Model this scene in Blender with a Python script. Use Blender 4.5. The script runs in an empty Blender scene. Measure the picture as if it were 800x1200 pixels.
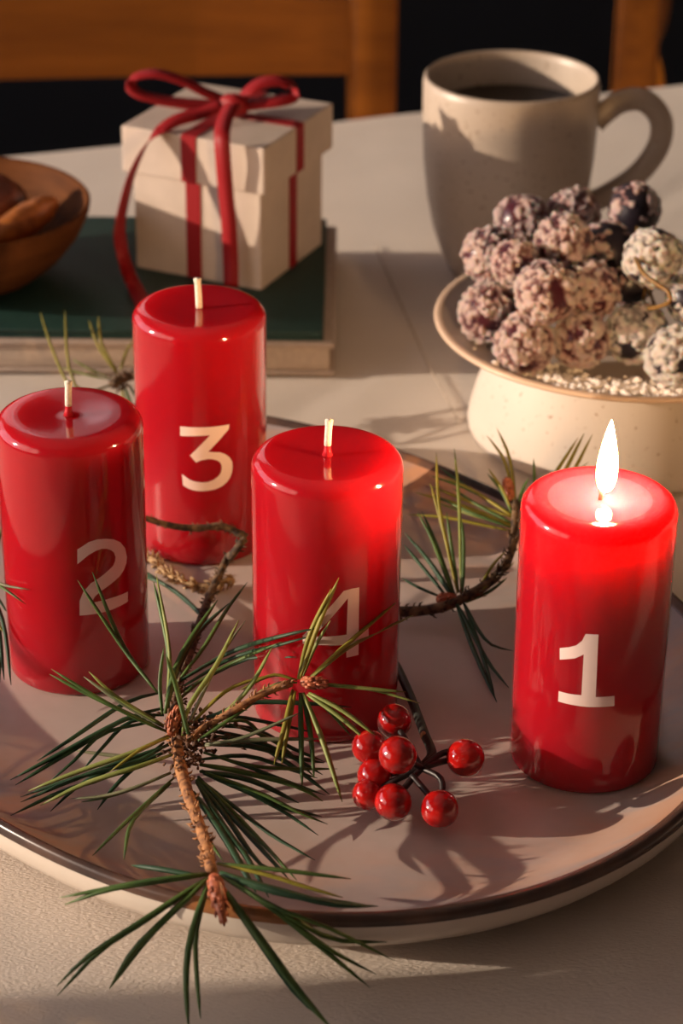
import bpy, bmesh, math, random
import numpy as np
from mathutils import Vector, Matrix, Quaternion, noise

random.seed(7)
scene = bpy.context.scene
COL = scene.collection
PI = math.pi

# ------------------------------------------------------------------ camera
cam = bpy.data.cameras.new('camera'); cam_ob = bpy.data.objects.new('camera', cam); COL.objects.link(cam_ob)
PITCH, ROLL, EYE = 0.47935079, 0.01082904, 0.552
fw = Vector((0, math.cos(PITCH), -math.sin(PITCH))); rt = Vector((1, 0, 0)); up = rt.cross(fw)
r2 = rt * math.cos(ROLL) + up * math.sin(ROLL); u2 = up * math.cos(ROLL) - rt * math.sin(ROLL)
m3 = Matrix((r2, u2, -fw)).transposed()
cam_ob.matrix_world = Matrix.Translation((0, 0, EYE)) @ m3.to_4x4()
cam.sensor_fit = 'VERTICAL'; cam.sensor_height = 36; cam.sensor_width = 24
cam.lens = 2878.38 / 1200 * 36
cam.clip_start = 0.05; cam.clip_end = 50
cam.dof.use_dof = True; cam.dof.focus_distance = 0.965; cam.dof.aperture_fstop = 12
scene.camera = cam_ob

# ------------------------------------------------------------------ light
scene.view_settings.view_transform = 'Standard'; scene.view_settings.look = 'None'
scene.view_settings.gamma = 1; scene.view_settings.use_curve_mapping = False
scene.view_settings.exposure = 0.02
world = bpy.data.worlds.new('world'); scene.world = world; world.use_nodes = True
bg = world.node_tree.nodes['Background']
bg.inputs[0].default_value = (0.86, 0.80, 0.90, 1); bg.inputs[1].default_value = 2.2
SUN_ELEV, SUN_AZ = math.radians(12.5), math.radians(6)
sun = bpy.data.lights.new('sun', 'SUN'); sun.energy = 5.4; sun.angle = math.radians(0.5); sun.color = (1.0, 0.80, 0.61)
sun_ob = bpy.data.objects.new('sun', sun); COL.objects.link(sun_ob)
sd = Vector((math.cos(SUN_ELEV) * math.cos(SUN_AZ), math.cos(SUN_ELEV) * math.sin(SUN_AZ), -math.sin(SUN_ELEV)))
sun_ob.rotation_euler = sd.to_track_quat('-Z', 'Y').to_euler(); sun_ob.location = (-3, 1, 1.2)

def portal(name, loc, sx, sy, direction):
    l = bpy.data.lights.new(name, 'AREA'); l.shape = 'RECTANGLE'; l.size = sx; l.size_y = sy
    l.cycles.is_portal = True
    o = bpy.data.objects.new(name, l); COL.objects.link(o); o.location = loc
    o.rotation_euler = Vector(direction).to_track_quat('-Z', 'Y').to_euler()
portal('left_window_daylight', (-1.56, 1.2, 0.49), 3.65, 1.06, (1, 0, 0))
portal('back_window_daylight', (-0.92, 3.36, 1.075), 0.96, 1.25, (0, -1, 0))
scene.cycles.use_denoising = True
scene.cycles.max_bounces = 10; scene.cycles.sample_clamp_indirect = 6

# ------------------------------------------------------------------ measured data, millimetres, table top at z = 0
PLATE_RADIUS = [0.20017,0.00014,-0.00049,-0.00391,-0.03002,0.00161,9e-05,0.00013,0.00127,0.00031,-0.00102]
NUMERALS = {1:[[[-1.7592,0.0834],[-1.5968,0.08351],[-1.5792,0.0557],[-1.3345,0.05581],[-1.3258,0.0512],[-1.5018,0.05122],[-1.6867,0.05111],[-1.8846,0.05121],[-2.061,0.0514],[-2.0623,0.05601],[-1.9155,0.05594],[-1.7612,0.05614],[-1.7651,0.0743],[-1.8722,0.07205],[-2.0726,0.07005],[-2.082,0.07514],[-1.9639,0.0764],[-1.8674,0.07785],[-1.7964,0.08019]]],2:[[[-1.4147,0.08021],[-1.2568,0.08308],[-1.1374,0.08367],[-1.0191,0.08308],[-0.8965,0.08171],[-0.785,0.07917],[-0.7043,0.07547],[-0.6742,0.07113],[-0.69,0.06834],[-0.7373,0.06585],[-0.8135,0.06382],[-0.9024,0.06249],[-1.1318,0.05924],[-1.2067,0.0574],[-1.2576,0.05478],[-0.998,0.05506],[-0.6762,0.05481],[-0.683,0.05017],[-0.8686,0.04972],[-1.035,0.04934],[-1.2288,0.04937],[-1.4254,0.04943],[-1.4165,0.05619],[-1.3603,0.06039],[-1.2555,0.06391],[-1.0676,0.06686],[-0.922,0.06957],[-0.882,0.07171],[-0.8755,0.07342],[-0.8976,0.07562],[-0.9431,0.07716],[-1.0071,0.07839],[-1.0797,0.07896],[-1.168,0.07853],[-1.2643,0.07723],[-1.3479,0.07528],[-1.4237,0.07344]]],3:[[[-1.8248,0.08116],[-1.08,0.08112],[-1.0893,0.07886],[-1.4129,0.06893],[-1.2362,0.06814],[-1.1497,0.06672],[-1.0841,0.06474],[-1.0395,0.0623],[-1.0332,0.06011],[-1.0415,0.05738],[-1.0712,0.05488],[-1.1283,0.05259],[-1.2107,0.05089],[-1.3038,0.04987],[-1.4075,0.04944],[-1.5227,0.04924],[-1.6312,0.04954],[-1.7212,0.05035],[-1.8018,0.05177],[-1.8152,0.05743],[-1.6923,0.05481],[-1.5965,0.05396],[-1.5011,0.05367],[-1.4182,0.05377],[-1.3405,0.05465],[-1.2614,0.05629],[-1.2236,0.05792],[-1.2094,0.05991],[-1.2126,0.06164],[-1.2384,0.06325],[-1.2865,0.06431],[-1.3483,0.06507],[-1.4148,0.06532],[-1.5141,0.0648],[-1.5972,0.06372],[-1.6845,0.06709],[-1.3807,0.07711],[-1.6084,0.07685],[-1.8283,0.07639]]],4:[[[-1.8752,0.06053],[-1.3371,0.08135],[-1.2274,0.0819],[-1.1214,0.08182],[-1.2784,0.07786],[-1.7249,0.06088]],[[-1.8752,0.06053],[-1.7249,0.06088],[-1.2898,0.06134],[-1.2904,0.05665],[-1.5834,0.05715],[-1.8749,0.05682]],[[-1.1214,0.08182],[-1.1194,0.06201],[-0.9683,0.06209],[-0.9659,0.05803],[-1.1161,0.05768],[-1.1167,0.051],[-1.2882,0.05074],[-1.2904,0.05665],[-1.2898,0.06134],[-1.2784,0.07786]]]}
NEEDLES_FRONT = [[1,1.22,[[-72.98,838.6,34.0],[-87.29,857.56,42.0],[-106.55,869.92,67.35]]],[1,1.22,[[-72.98,838.6,34.0],[-88.15,859.92,43.0],[-100.68,871.31,70.6]]],[1,1.34,[[-68.67,834.81,32.0],[-68.23,843.85,48.0],[-75.3,864.42,70.0]]],[2,0.98,[[-68.67,834.81,32.0],[-67.76,842.49,50.0],[-74.42,867.22,72.0]]],[1,1.1,[[-70.05,825.22,32.0],[-71.35,832.73,42.0],[-69.76,838.67,55.0]]],[1,1.59,[[-68.81,822.7,34.0],[-65.98,839.02,43.0],[-61.07,849.99,50.0],[-49.84,868.01,60.0]]],[0,1.46,[[-68.61,824.29,33.0],[-65.35,839.37,42.0],[-58.04,856.83,50.0],[-45.58,872.34,56.0]]],[1,1.22,[[-66.11,852.47,30.0],[-56.0,866.33,38.0],[-46.98,884.9,46.0],[-38.93,897.58,52.0]]],[2,1.34,[[-60.75,806.71,34.0],[-59.78,814.58,40.0],[-48.45,831.0,52.0],[-40.19,845.34,64.0]]],[4,0.98,[[-60.75,806.71,34.0],[-45.64,842.92,52.0],[-37.76,851.65,60.0]]],[2,1.34,[[-50.47,812.5,32.0],[-47.89,815.27,35.0],[-35.27,819.84,48.0],[-26.46,827.76,62.0]]],[1,1.34,[[-57.95,804.32,34.0],[-63.98,816.53,52.0],[-67.47,818.32,64.0]]],[0,1.59,[[-65.76,852.48,30.0],[-46.39,869.16,34.0],[-24.16,840.98,58.92],[-7.56,835.35,66.69]]],[0,1.34,[[-64.25,850.18,29.0],[-44.89,866.77,33.0],[-23.13,840.3,55.8],[-9.55,835.52,63.08]]],[0,1.22,[[-66.11,846.51,28.0],[-51.47,857.79,31.0],[-37.64,861.3,36.36],[-17.31,837.4,51.7]]],[1,1.22,[[-67.36,834.51,29.0],[-57.23,849.38,32.0],[-44.45,857.71,36.0],[-23.13,840.3,56.97]]],[3,1.22,[[-58.54,814.15,34.0],[-43.55,824.9,44.0],[-27.57,829.62,48.0]]],[1,1.22,[[-66.54,809.05,34.0],[-78.68,809.22,40.0],[-95.31,812.92,48.0],[-112.43,820.8,55.0]]],[1,1.34,[[-66.54,809.05,34.0],[-82.46,814.46,39.0],[-99.39,819.58,45.0],[-113.81,825.17,50.0]]],[2,1.22,[[-68.28,810.8,36.0],[-87.0,815.69,46.0],[-97.84,820.83,54.0]]],[4,1.34,[[-68.33,811.14,35.0],[-84.04,814.92,43.0],[-100.25,823.53,50.0]]],[0,1.46,[[-72.81,844.44,30.0],[-84.64,837.7,30.0],[-106.34,814.56,26.0],[-117.94,805.83,22.0]]],[0,1.59,[[-70.63,832.85,30.0],[-84.11,823.37,31.0],[-107.11,808.73,25.0],[-127.57,798.5,18.0]]],[0,1.59,[[-69.6,827.77,30.0],[-82.86,824.65,31.0],[-105.86,809.08,24.0],[-125.38,796.48,17.0]]],[0,1.22,[[-72.94,826.45,28.0],[-93.22,818.22,27.0],[-103.63,806.11,22.0],[-112.42,799.1,17.0]]],[0,1.22,[[-73.17,829.61,28.0],[-84.44,825.9,27.0],[-93.21,816.08,22.0],[-100.32,807.73,17.0]]],[2,1.59,[[-66.51,808.15,33.0],[-77.77,795.47,34.0],[-101.61,788.69,28.0],[-118.82,785.05,22.0]]],[0,1.34,[[-65.44,806.39,31.0],[-77.8,794.42,30.0],[-103.88,789.96,24.0],[-122.18,786.84,18.0]]],[0,1.46,[[-65.48,806.72,30.0],[-100.53,789.7,25.0],[-121.99,784.84,17.0]]],[0,1.46,[[-63.79,805.86,29.0],[-90.71,789.89,25.0],[-107.08,787.67,20.0],[-125.0,777.05,16.0]]],[2,1.59,[[-63.97,794.88,33.0],[-77.03,785.73,33.0],[-96.36,781.78,28.0],[-113.56,778.29,20.0]]],[3,1.1,[[-65.97,805.38,34.0],[-75.93,793.62,36.0],[-87.62,786.54,30.0]]],[0,1.34,[[-65.73,809.81,28.0],[-94.63,795.51,22.0],[-102.68,791.89,18.0],[-110.67,784.56,13.0]]],[0,1.34,[[-68.48,810.98,28.0],[-81.07,799.34,22.0],[-87.31,793.36,18.0],[-92.75,786.06,13.0]]],[4,1.1,[[-64.17,786.99,30.0],[-76.71,779.84,28.0],[-89.76,779.17,24.0],[-102.29,780.16,22.0]]],[1,1.1,[[-64.25,787.91,29.0],[-80.06,780.44,26.0],[-88.58,780.1,23.0],[-98.21,780.88,20.0]]],[1,1.1,[[-63.04,784.42,29.0],[-79.25,758.92,26.0],[-89.97,740.33,24.0]]],[1,1.1,[[-63.91,782.41,28.0],[-76.53,760.64,26.0],[-78.04,736.49,25.0]]],[4,1.34,[[-70.13,820.2,14.0],[-87.59,825.39,12.0],[-107.09,829.36,12.0]]],[1,1.22,[[-52.53,800.91,30.0],[-34.68,799.89,25.0],[-18.89,803.87,21.0],[-0.58,810.28,17.0]]],[0,1.22,[[-51.97,802.46,29.0],[-31.99,798.47,24.0],[-25.38,798.36,21.0],[-5.1,794.7,15.0]]],[1,1.95,[[-53.59,795.56,28.0],[-38.55,797.15,24.0],[-15.39,795.93,18.0],[-6.05,792.06,14.0]]],[0,1.83,[[-53.32,790.82,28.0],[-34.36,791.31,24.0],[-15.25,789.24,15.0]]],[0,1.83,[[-52.05,791.17,27.0],[-31.54,785.31,21.0],[-21.68,783.29,17.0],[-6.26,781.64,14.0]]],[1,1.22,[[-51.33,790.26,28.0],[-29.56,785.03,22.0],[-15.04,778.51,18.0],[-3.92,776.56,14.0]]],[0,1.22,[[-52.05,791.17,27.0],[-38.2,788.36,22.0],[-21.61,780.99,17.0],[-7.42,770.6,13.0]]],[0,1.22,[[-53.61,784.6,29.0],[-40.7,772.01,26.0],[-24.19,758.29,21.0],[-8.38,746.18,19.0]]],[1,1.22,[[-53.61,784.6,29.0],[-43.94,772.76,27.0],[-30.39,753.89,24.0],[-14.49,720.94,28.0]]],[0,1.95,[[-55.02,775.31,29.0],[-42.84,750.12,28.0],[-35.78,732.01,28.0],[-28.92,713.52,28.0]]],[0,1.46,[[-54.19,783.42,29.0],[-42.18,762.63,27.0],[-28.42,733.89,26.0],[-21.14,728.77,26.0]]],[0,1.46,[[-53.67,785.77,29.0],[-40.37,764.68,26.0],[-17.64,724.67,26.0]]],[0,1.59,[[-54.12,782.26,29.0],[-41.0,751.25,28.0],[-32.76,734.18,28.0],[-24.22,709.21,29.0]]],[1,0.98,[[-56.06,771.52,30.0],[-49.05,748.57,29.0],[-41.27,730.51,29.0]]],[4,1.22,[[-51.9,802.35,33.0],[-38.62,801.6,36.0],[-14.97,805.31,46.0]]],[4,1.46,[[-51.94,802.68,32.0],[-32.19,805.78,33.0],[-7.0,805.34,34.0]]],[0,1.34,[[-53.31,827.16,29.0],[-41.26,830.25,28.0],[-26.31,830.23,25.0],[-10.66,832.07,20.0]]],[0,1.71,[[-52.43,811.55,31.0],[-32.56,814.8,26.0],[-19.06,811.42,22.0],[-6.25,807.45,16.0]]],[0,1.71,[[-51.4,816.85,30.0],[-36.01,817.2,26.0],[-17.27,806.01,20.0],[-3.46,796.8,14.0]]],[0,1.46,[[-52.94,820.56,30.0],[-34.21,823.14,27.0],[-19.21,817.55,22.0],[-5.32,813.53,18.0]]],[1,1.22,[[-45.49,820.06,32.0],[-36.15,821.82,31.0],[-26.56,815.56,22.0]]],[1,1.22,[[-43.5,820.42,31.0],[-25.94,817.72,25.0],[-9.25,807.1,15.0]]],[0,1.59,[[-52.44,824.01,31.0],[-36.55,832.58,33.0],[-15.49,833.01,33.0],[4.94,835.03,30.0]]],[0,1.95,[[-52.77,805.42,31.0],[-35.08,810.74,27.0],[-17.09,813.3,20.0],[-5.67,815.96,16.0]]],[0,1.46,[[-53.03,797.63,29.0],[-35.53,804.97,26.0],[-15.6,806.06,18.0],[-8.24,806.52,15.0]]],[1,1.22,[[-54.58,803.17,34.0],[-44.81,807.78,39.0],[-32.5,816.26,44.0]]],[0,1.22,[[-56.68,816.67,34.0],[-49.2,815.48,38.0],[-35.72,813.13,42.0]]],[3,1.34,[[-15.67,823.36,50.0],[-8.9,835.45,66.62],[-0.72,835.7,88.81]]],[3,1.22,[[-16.34,823.35,50.0],[-12.24,835.95,62.4],[-3.67,835.37,84.01]]],[2,0.98,[[-14.38,825.96,50.0],[-10.2,835.6,56.78],[-3.89,835.36,69.83]]],[3,1.34,[[-12.33,823.43,50.0],[3.92,836.79,59.38],[22.13,851.19,69.25]]],[2,1.22,[[-12.3,822.15,50.0],[3.95,836.8,57.03],[29.39,860.7,58.0]]],[2,1.34,[[-12.64,822.5,49.0],[7.42,820.72,48.0],[26.11,819.56,47.0]]],[2,1.1,[[-12.32,823.5,48.0],[10.8,823.41,46.0],[31.51,817.91,43.0]]],[2,1.46,[[-11.89,818.14,47.0],[0.83,810.68,44.0],[14.12,801.97,38.0]]],[2,1.46,[[-12.56,818.48,46.0],[-0.8,810.11,42.0],[10.85,801.37,36.0]]],[1,1.1,[[-9.88,817.63,45.0],[-2.48,816.43,38.0],[4.61,811.13,32.0]]],[3,1.34,[[-18.28,820.55,47.0],[-20.65,808.54,40.0],[-24.96,796.12,28.0]]],[3,1.22,[[-17.25,819.3,47.0],[-19.66,808.63,38.0],[-22.04,797.69,27.0]]],[1,1.46,[[-15.25,819.69,46.0],[-14.62,805.8,34.0],[-13.96,790.0,22.0]]],[2,1.46,[[-14.25,819.71,46.0],[-6.32,804.13,34.0],[1.53,785.73,18.0]]],[1,1.34,[[-14.24,819.43,45.0],[-11.01,807.7,34.0],[-9.42,792.97,24.0]]],[3,1.1,[[-16.69,824.34,49.0],[-26.12,826.36,50.0],[-39.34,821.1,46.0]]],[2,1.1,[[-16.68,824.05,48.0],[-22.75,825.56,47.0],[-32.85,825.81,42.0]]],[1,1.34,[[-46.18,709.78,39.0],[-68.3,707.07,37.0],[-98.18,707.88,29.0]]],[1,1.59,[[-46.21,710.15,38.0],[-80.06,706.43,34.0],[-96.5,707.95,26.0]]],[0,1.59,[[-48.15,711.86,36.0],[-63.81,718.96,34.0],[-74.28,726.41,30.0]]],[1,1.59,[[-45.83,708.63,38.0],[-69.01,694.02,29.0],[-86.92,687.48,19.0],[-97.63,683.47,9.0]]],[1,1.46,[[-45.89,709.5,37.0],[-67.69,695.87,28.0],[-83.19,691.73,18.0],[-97.32,682.08,6.0]]],[1,1.83,[[-45.77,707.62,38.0],[-61.39,695.49,28.0],[-71.42,690.63,19.0],[-79.37,684.89,7.0]]],[1,1.46,[[-45.56,709.0,37.0],[-62.65,695.67,26.0],[-70.67,691.79,17.0],[-79.14,688.36,5.0]]],[1,1.59,[[-44.93,708.65,38.0],[-50.91,689.08,26.0],[-51.91,678.35,17.0],[-50.43,664.94,6.0]]],[1,1.22,[[-44.71,710.03,37.0],[-49.05,692.99,26.0],[-48.44,683.49,13.0],[-46.64,670.45,6.0]]],[1,2.07,[[-41.77,705.67,38.0],[-26.52,687.72,27.0],[-11.73,674.77,13.0],[-1.29,663.33,8.0]]],[0,1.46,[[-41.85,707.04,37.0],[-27.18,689.36,25.0],[-12.94,676.33,11.0],[-3.39,669.04,7.0]]],[1,1.59,[[-41.29,708.35,39.0],[-23.66,701.02,31.0],[-2.79,689.09,20.0],[11.93,684.4,9.0]]],[1,1.34,[[-41.29,708.35,39.0],[-22.91,696.5,34.0],[-1.92,689.73,21.0],[14.02,689.48,11.0]]],[1,1.22,[[-40.71,708.86,39.0],[-21.7,695.67,35.0],[-1.99,691.32,29.0],[20.19,689.54,17.0]]],[1,1.46,[[-40.69,708.36,39.0],[-14.81,693.79,31.0],[-1.07,694.72,22.0],[17.63,700.13,17.0]]],[1,1.34,[[-42.24,715.48,39.0],[-19.44,711.8,39.0],[4.73,711.3,36.0]]],[0,2.07,[[-41.34,709.36,39.0],[-18.54,700.08,38.0],[-1.19,696.17,36.0],[14.31,698.15,34.0]]],[3,1.34,[[-42.85,715.47,39.0],[-23.91,710.05,38.0],[-11.79,706.44,36.0],[2.06,701.54,35.0]]],[0,1.83,[[-41.39,710.38,39.0],[-20.97,701.9,37.0],[1.49,696.08,35.0]]],[0,1.59,[[-40.72,708.72,38.0],[-16.43,699.49,37.0],[9.83,697.71,35.0]]]]
NEEDLES_RIGHT = [[3,1.1,[[79.18,993.62,40.0],[77.06,1020.22,52.0],[71.56,1028.43,62.0]]],[3,1.1,[[78.7,991.91,40.0],[74.79,1020.65,50.0],[67.01,1029.33,58.0]]],[1,1.1,[[77.45,989.01,38.0],[73.11,999.31,44.0],[66.56,1005.44,50.0]]],[3,0.98,[[77.55,990.69,38.0],[73.74,997.36,45.0],[67.07,1008.7,51.0]]],[1,1.22,[[77.45,989.01,38.0],[58.83,1008.55,40.0],[40.59,1019.03,42.0]]],[3,1.22,[[77.02,987.57,37.0],[58.56,1000.41,38.0],[39.7,1013.32,40.0]]],[3,1.34,[[76.97,987.32,38.0],[61.11,1006.88,40.0],[47.26,1017.43,42.0]]],[0,1.22,[[77.51,989.25,37.0],[55.16,1015.44,40.0],[44.66,1024.9,44.0]]],[3,1.46,[[76.85,983.06,35.0],[54.73,1000.79,36.0],[33.87,1013.21,36.0]]],[2,1.22,[[76.95,984.72,35.0],[60.79,994.61,34.0],[43.25,1007.82,34.0]]],[3,1.22,[[76.87,981.89,33.0],[62.1,988.17,33.0],[46.7,992.6,34.0],[29.74,998.57,32.0]]],[1,1.22,[[76.37,981.39,35.0],[58.25,992.16,37.0],[41.2,1008.6,38.0]]],[1,1.22,[[76.5,984.46,36.0],[62.32,997.09,38.0],[51.02,1010.1,40.0]]],[3,1.1,[[51.49,943.46,22.0],[48.0,960.41,32.0],[43.56,978.95,48.0],[42.55,998.43,64.0]]],[2,1.1,[[53.02,944.26,22.0],[52.93,965.4,38.0],[52.47,983.65,50.0],[50.82,1003.04,64.0]]],[1,1.1,[[53.77,944.27,22.0],[54.35,961.12,36.0],[53.69,970.34,44.0]]],[1,1.22,[[49.2,942.64,22.0],[40.66,970.99,34.0],[34.21,981.98,42.0]]],[0,1.1,[[49.98,943.42,22.0],[41.47,972.63,34.0],[36.15,982.86,42.0]]],[0,1.22,[[48.49,942.87,21.0],[38.25,961.73,29.0],[28.42,973.46,36.0]]],[0,1.22,[[47.02,943.08,20.0],[37.44,956.91,26.0],[28.06,969.58,32.0]]],[0,1.1,[[44.77,943.03,20.0],[35.79,946.95,22.0],[27.17,952.47,24.0]]],[0,1.22,[[49.18,941.87,22.0],[40.04,957.81,29.0],[31.48,970.78,34.0]]],[3,1.1,[[51.51,944.22,22.0],[47.33,964.68,34.0],[39.81,987.34,54.0]]],[1,1.1,[[51.89,944.23,22.0],[49.52,960.44,32.0],[46.92,974.58,46.0]]],[0,1.34,[[50.62,938.59,20.0],[56.96,907.54,15.0],[65.36,869.05,12.0]]],[0,1.22,[[53.99,938.67,20.0],[60.5,904.76,15.0],[64.82,872.39,12.0]]],[0,1.1,[[54.34,937.92,20.0],[59.65,920.14,17.0],[65.16,910.59,15.0],[74.7,909.14,13.0]]],[0,1.22,[[51.31,937.09,20.0],[63.13,897.98,14.0],[70.96,880.65,12.0]]],[1,1.22,[[55.12,938.69,20.0],[65.31,948.09,20.0],[74.35,961.52,20.0]]],[3,0.98,[[61.72,947.04,24.0],[66.96,957.08,28.0],[73.25,964.17,32.0]]],[3,0.98,[[62.71,943.98,24.0],[71.73,958.17,24.0],[77.93,967.58,25.0]]],[3,1.22,[[86.54,985.88,38.0],[93.45,1001.27,45.0],[108.85,1023.49,60.0]]],[3,1.34,[[87.32,985.89,38.0],[100.14,1008.12,46.0],[112.0,1028.12,60.0]]],[3,1.22,[[88.15,986.16,37.0],[103.29,1007.56,45.0],[115.88,1027.31,60.0]]],[1,1.1,[[83.76,990.84,38.0],[87.7,1002.86,45.0],[87.82,1011.71,55.0]]],[3,0.98,[[88.15,986.16,37.0],[102.25,1012.61,42.0],[114.61,1023.0,48.0]]],[1,1.1,[[79.96,993.63,40.0],[83.24,1000.77,46.0],[85.44,1001.54,50.0]]]]
NEEDLES_LEFT = [[4,1.1,[[-153.33,916.89,44.0],[-138.36,884.41,56.49],[-126.67,873.57,60.69]]],[1,1.1,[[-153.73,918.99,42.0],[-138.95,885.34,54.34],[-128.96,874.94,53.08]]],[0,1.22,[[-153.53,917.49,42.0],[-145.07,899.42,34.0],[-138.24,866.08,22.0]]],[0,1.22,[[-152.8,917.51,42.0],[-140.71,888.7,36.1],[-135.44,865.37,20.0]]],[0,1.22,[[-154.13,921.09,40.0],[-144.07,895.58,30.0],[-140.27,867.29,20.0]]],[1,1.1,[[-154.26,918.38,44.0],[-147.02,923.03,54.0],[-144.74,931.37,62.0]]],[3,0.98,[[-152.59,914.22,38.0],[-142.25,888.73,34.0],[-138.65,884.86,32.18]]],[1,1.22,[[-155.19,919.87,44.0],[-164.39,926.36,52.0],[-174.29,946.3,58.0]]],[1,1.22,[[-155.72,918.34,44.0],[-169.41,906.7,42.0],[-186.93,902.52,40.0]]],[0,1.22,[[-155.61,917.14,43.0],[-164.13,891.82,34.0],[-173.82,870.27,26.0]]],[1,1.22,[[-154.57,914.47,42.0],[-155.99,884.9,34.0],[-156.66,860.41,24.0]]],[1,1.22,[[-154.26,917.48,42.0],[-151.13,930.38,50.0],[-153.7,942.93,60.0]]],[0,1.22,[[-154.46,918.98,42.0],[-150.12,921.41,34.0],[-142.2,913.42,26.0]]],[1,1.22,[[-156.65,919.84,44.0],[-175.54,925.81,48.0],[-194.3,929.39,50.0]]],[0,1.22,[[-154.25,916.57,40.0],[-149.57,888.35,30.0],[-144.56,857.18,20.0]]]]
NEEDLES_BACK = [[3,1.22,[[-116.79,1144.41,30.0],[-133.56,1121.74,34.0],[-145.73,1143.22,44.0],[-156.98,1174.6,56.0]]],[3,1.22,[[-116.79,1144.41,30.0],[-131.19,1123.85,34.0],[-137.72,1132.03,42.0],[-143.87,1172.47,58.0]]],[3,1.1,[[-116.27,1153.88,31.0],[-126.52,1164.55,42.0],[-131.96,1174.57,52.0]]],[3,1.1,[[-115.92,1154.96,31.0],[-125.07,1167.89,42.0],[-127.12,1175.64,54.0]]],[2,0.98,[[-118.66,1150.71,30.0],[-128.63,1151.15,34.0],[-139.02,1155.87,38.0]]],[2,0.98,[[-118.47,1148.59,30.0],[-129.4,1149.18,32.0],[-144.69,1153.93,34.0]]],[3,1.1,[[-114.88,1158.2,31.0],[-112.25,1166.38,38.0],[-108.24,1168.16,44.0]]],[1,1.1,[[-109.95,1145.73,29.0],[-105.87,1137.66,27.0],[-99.83,1125.77,24.0]]],[1,1.1,[[-111.73,1145.78,28.0],[-108.01,1131.5,26.0],[-103.24,1114.52,24.5]]],[1,1.1,[[-109.03,1156.29,30.0],[-100.99,1156.17,34.0],[-90.2,1153.93,38.0]]],[1,1.1,[[-108.68,1152.03,30.0],[-96.99,1148.09,30.0],[-83.8,1146.5,28.0]]],[3,0.98,[[-113.48,1145.73,28.0],[-110.6,1131.43,26.0],[-107.58,1115.36,25.0]]]]
STEMS = {'A_main':[[-44.4,710.32,39.0],[-48.13,733.74,36.0],[-53.07,754.45,34.0],[-57.87,775.39,32.0],[-61.28,793.22,31.0],[-63.31,809.49,31.0],[-65.62,824.68,32.0],[-65.32,855.76,28.0],[-62.03,893.36,24.0],[-58.84,933.17,20.0],[-54.79,963.83,18.0],[-50.85,978.68,20.0]],'A_fork':[[-54.14,966.22,18.0],[-48.76,968.0,26.69],[-43.04,970.0,33.93]],'A_dead':[[-42.36,972.0,33.31],[-52.73,974.0,37.75],[-64.99,974.0,36.74],[-76.3,972.0,38.95],[-85.21,970.0,42.91],[-94.8,968.0,47.69]],'A_cone':[[-48.91,968.59,15.0],[-54.9,964.83,13.5],[-64.88,964.71,13.0],[-76.96,973.16,13.0],[-86.57,988.3,13.0],[-94.24,996.36,13.0]],'A_side':[[-59.94,803.73,32.0],[-52.26,809.89,36.0],[-41.65,811.76,42.0],[-29.2,817.79,47.0],[-18.62,820.74,50.0]],'B':[[15.43,935.53,17.0],[25.9,935.01,17.0],[37.91,936.78,17.0],[47.63,938.01,19.0],[54.45,941.47,21.0],[62.11,946.52,23.0],[70.07,956.32,25.0],[75.94,968.42,28.0],[77.84,978.62,33.0],[78.48,985.93,37.0],[79.22,995.07,41.0]],'B_side':[[76.87,972.8,30.0],[81.68,979.87,35.0],[87.32,985.89,38.0]],'C':[[-183.26,948.25,40.0],[-165.35,929.56,44.0],[-154.46,918.98,42.0]],'D':[[-117.35,1141.15,31.0],[-110.73,1155.26,29.0],[-97.82,1158.88,28.0],[-75.33,1151.03,27.0]],'berry':[[21.69,896.59,16.0],[24.36,884.94,18.0],[28.55,862.73,20.0],[31.56,842.53,22.0],[34.15,824.2,24.0],[36.41,809.13,25.0],[33.15,799.7,26.0]],'A_dark1':[[-87.88,974.52,13.0],[-75.97,958.76,14.0],[-66.75,945.06,14.0],[-58.3,928.43,15.0]],'A_dark2':[[-87.47,969.53,14.0],[-77.95,960.05,15.0],[-69.64,949.37,15.0],[-59.92,931.14,16.0]]}
BUDS = {'A_top':[[-65.51,808.17,33.0],[-64.66,811.77,37.0],[-63.73,814.71,43.0]],'A_side':[[-15.3,821.45,50.0],[-10.62,820.91,50.0],[-4.61,820.39,50.0]],'A_end':[[-43.69,708.3,39.0],[-41.49,699.4,36.0],[-38.99,689.47,31.0]],'B':[[76.98,996.72,41.0],[76.33,1001.1,44.0],[75.22,1005.28,48.0]],'B2':[[42.52,942.46,19.0],[45.47,941.52,20.0],[50.66,940.63,21.0]]}
BERRIES = [[21.58,818.88,34.0,7.04],[11.58,803.33,32.0,6.78],[22.43,786.79,39.0,7.47],[49.16,803.9,27.0,7.63],[50.25,810.35,22.0,7.03],[13.96,795.2,24.0,6.92],[11.35,788.2,20.0,6.24],[20.96,781.69,21.0,7.34],[38.6,778.17,20.5,7.48]]
BERRY_STEMS = [[[32.05,796.37,27.0],[26.84,805.46,32.0],[21.58,818.88,34.0]],[[32.05,796.37,27.0],[21.44,797.23,31.0],[11.58,803.33,32.0]],[[32.05,796.37,27.0],[22.43,786.79,39.0]],[[32.05,796.37,27.0],[41.91,806.46,28.0],[49.16,803.9,27.0]],[[32.05,796.37,27.0],[40.86,802.85,26.0],[50.25,810.35,22.0]],[[32.05,796.37,27.0],[23.48,794.74,26.0],[13.96,795.2,24.0]],[[32.05,796.37,27.0],[21.46,790.3,25.0],[11.35,788.2,20.0]],[[32.05,796.37,27.0],[26.68,788.65,25.0],[20.96,781.69,21.0]],[[32.05,796.37,27.0],[39.38,788.24,27.0],[38.6,778.17,20.5]],[[28.0,791.55,27.0],[34.16,784.77,23.0],[38.6,778.17,20.5]]]
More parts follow.
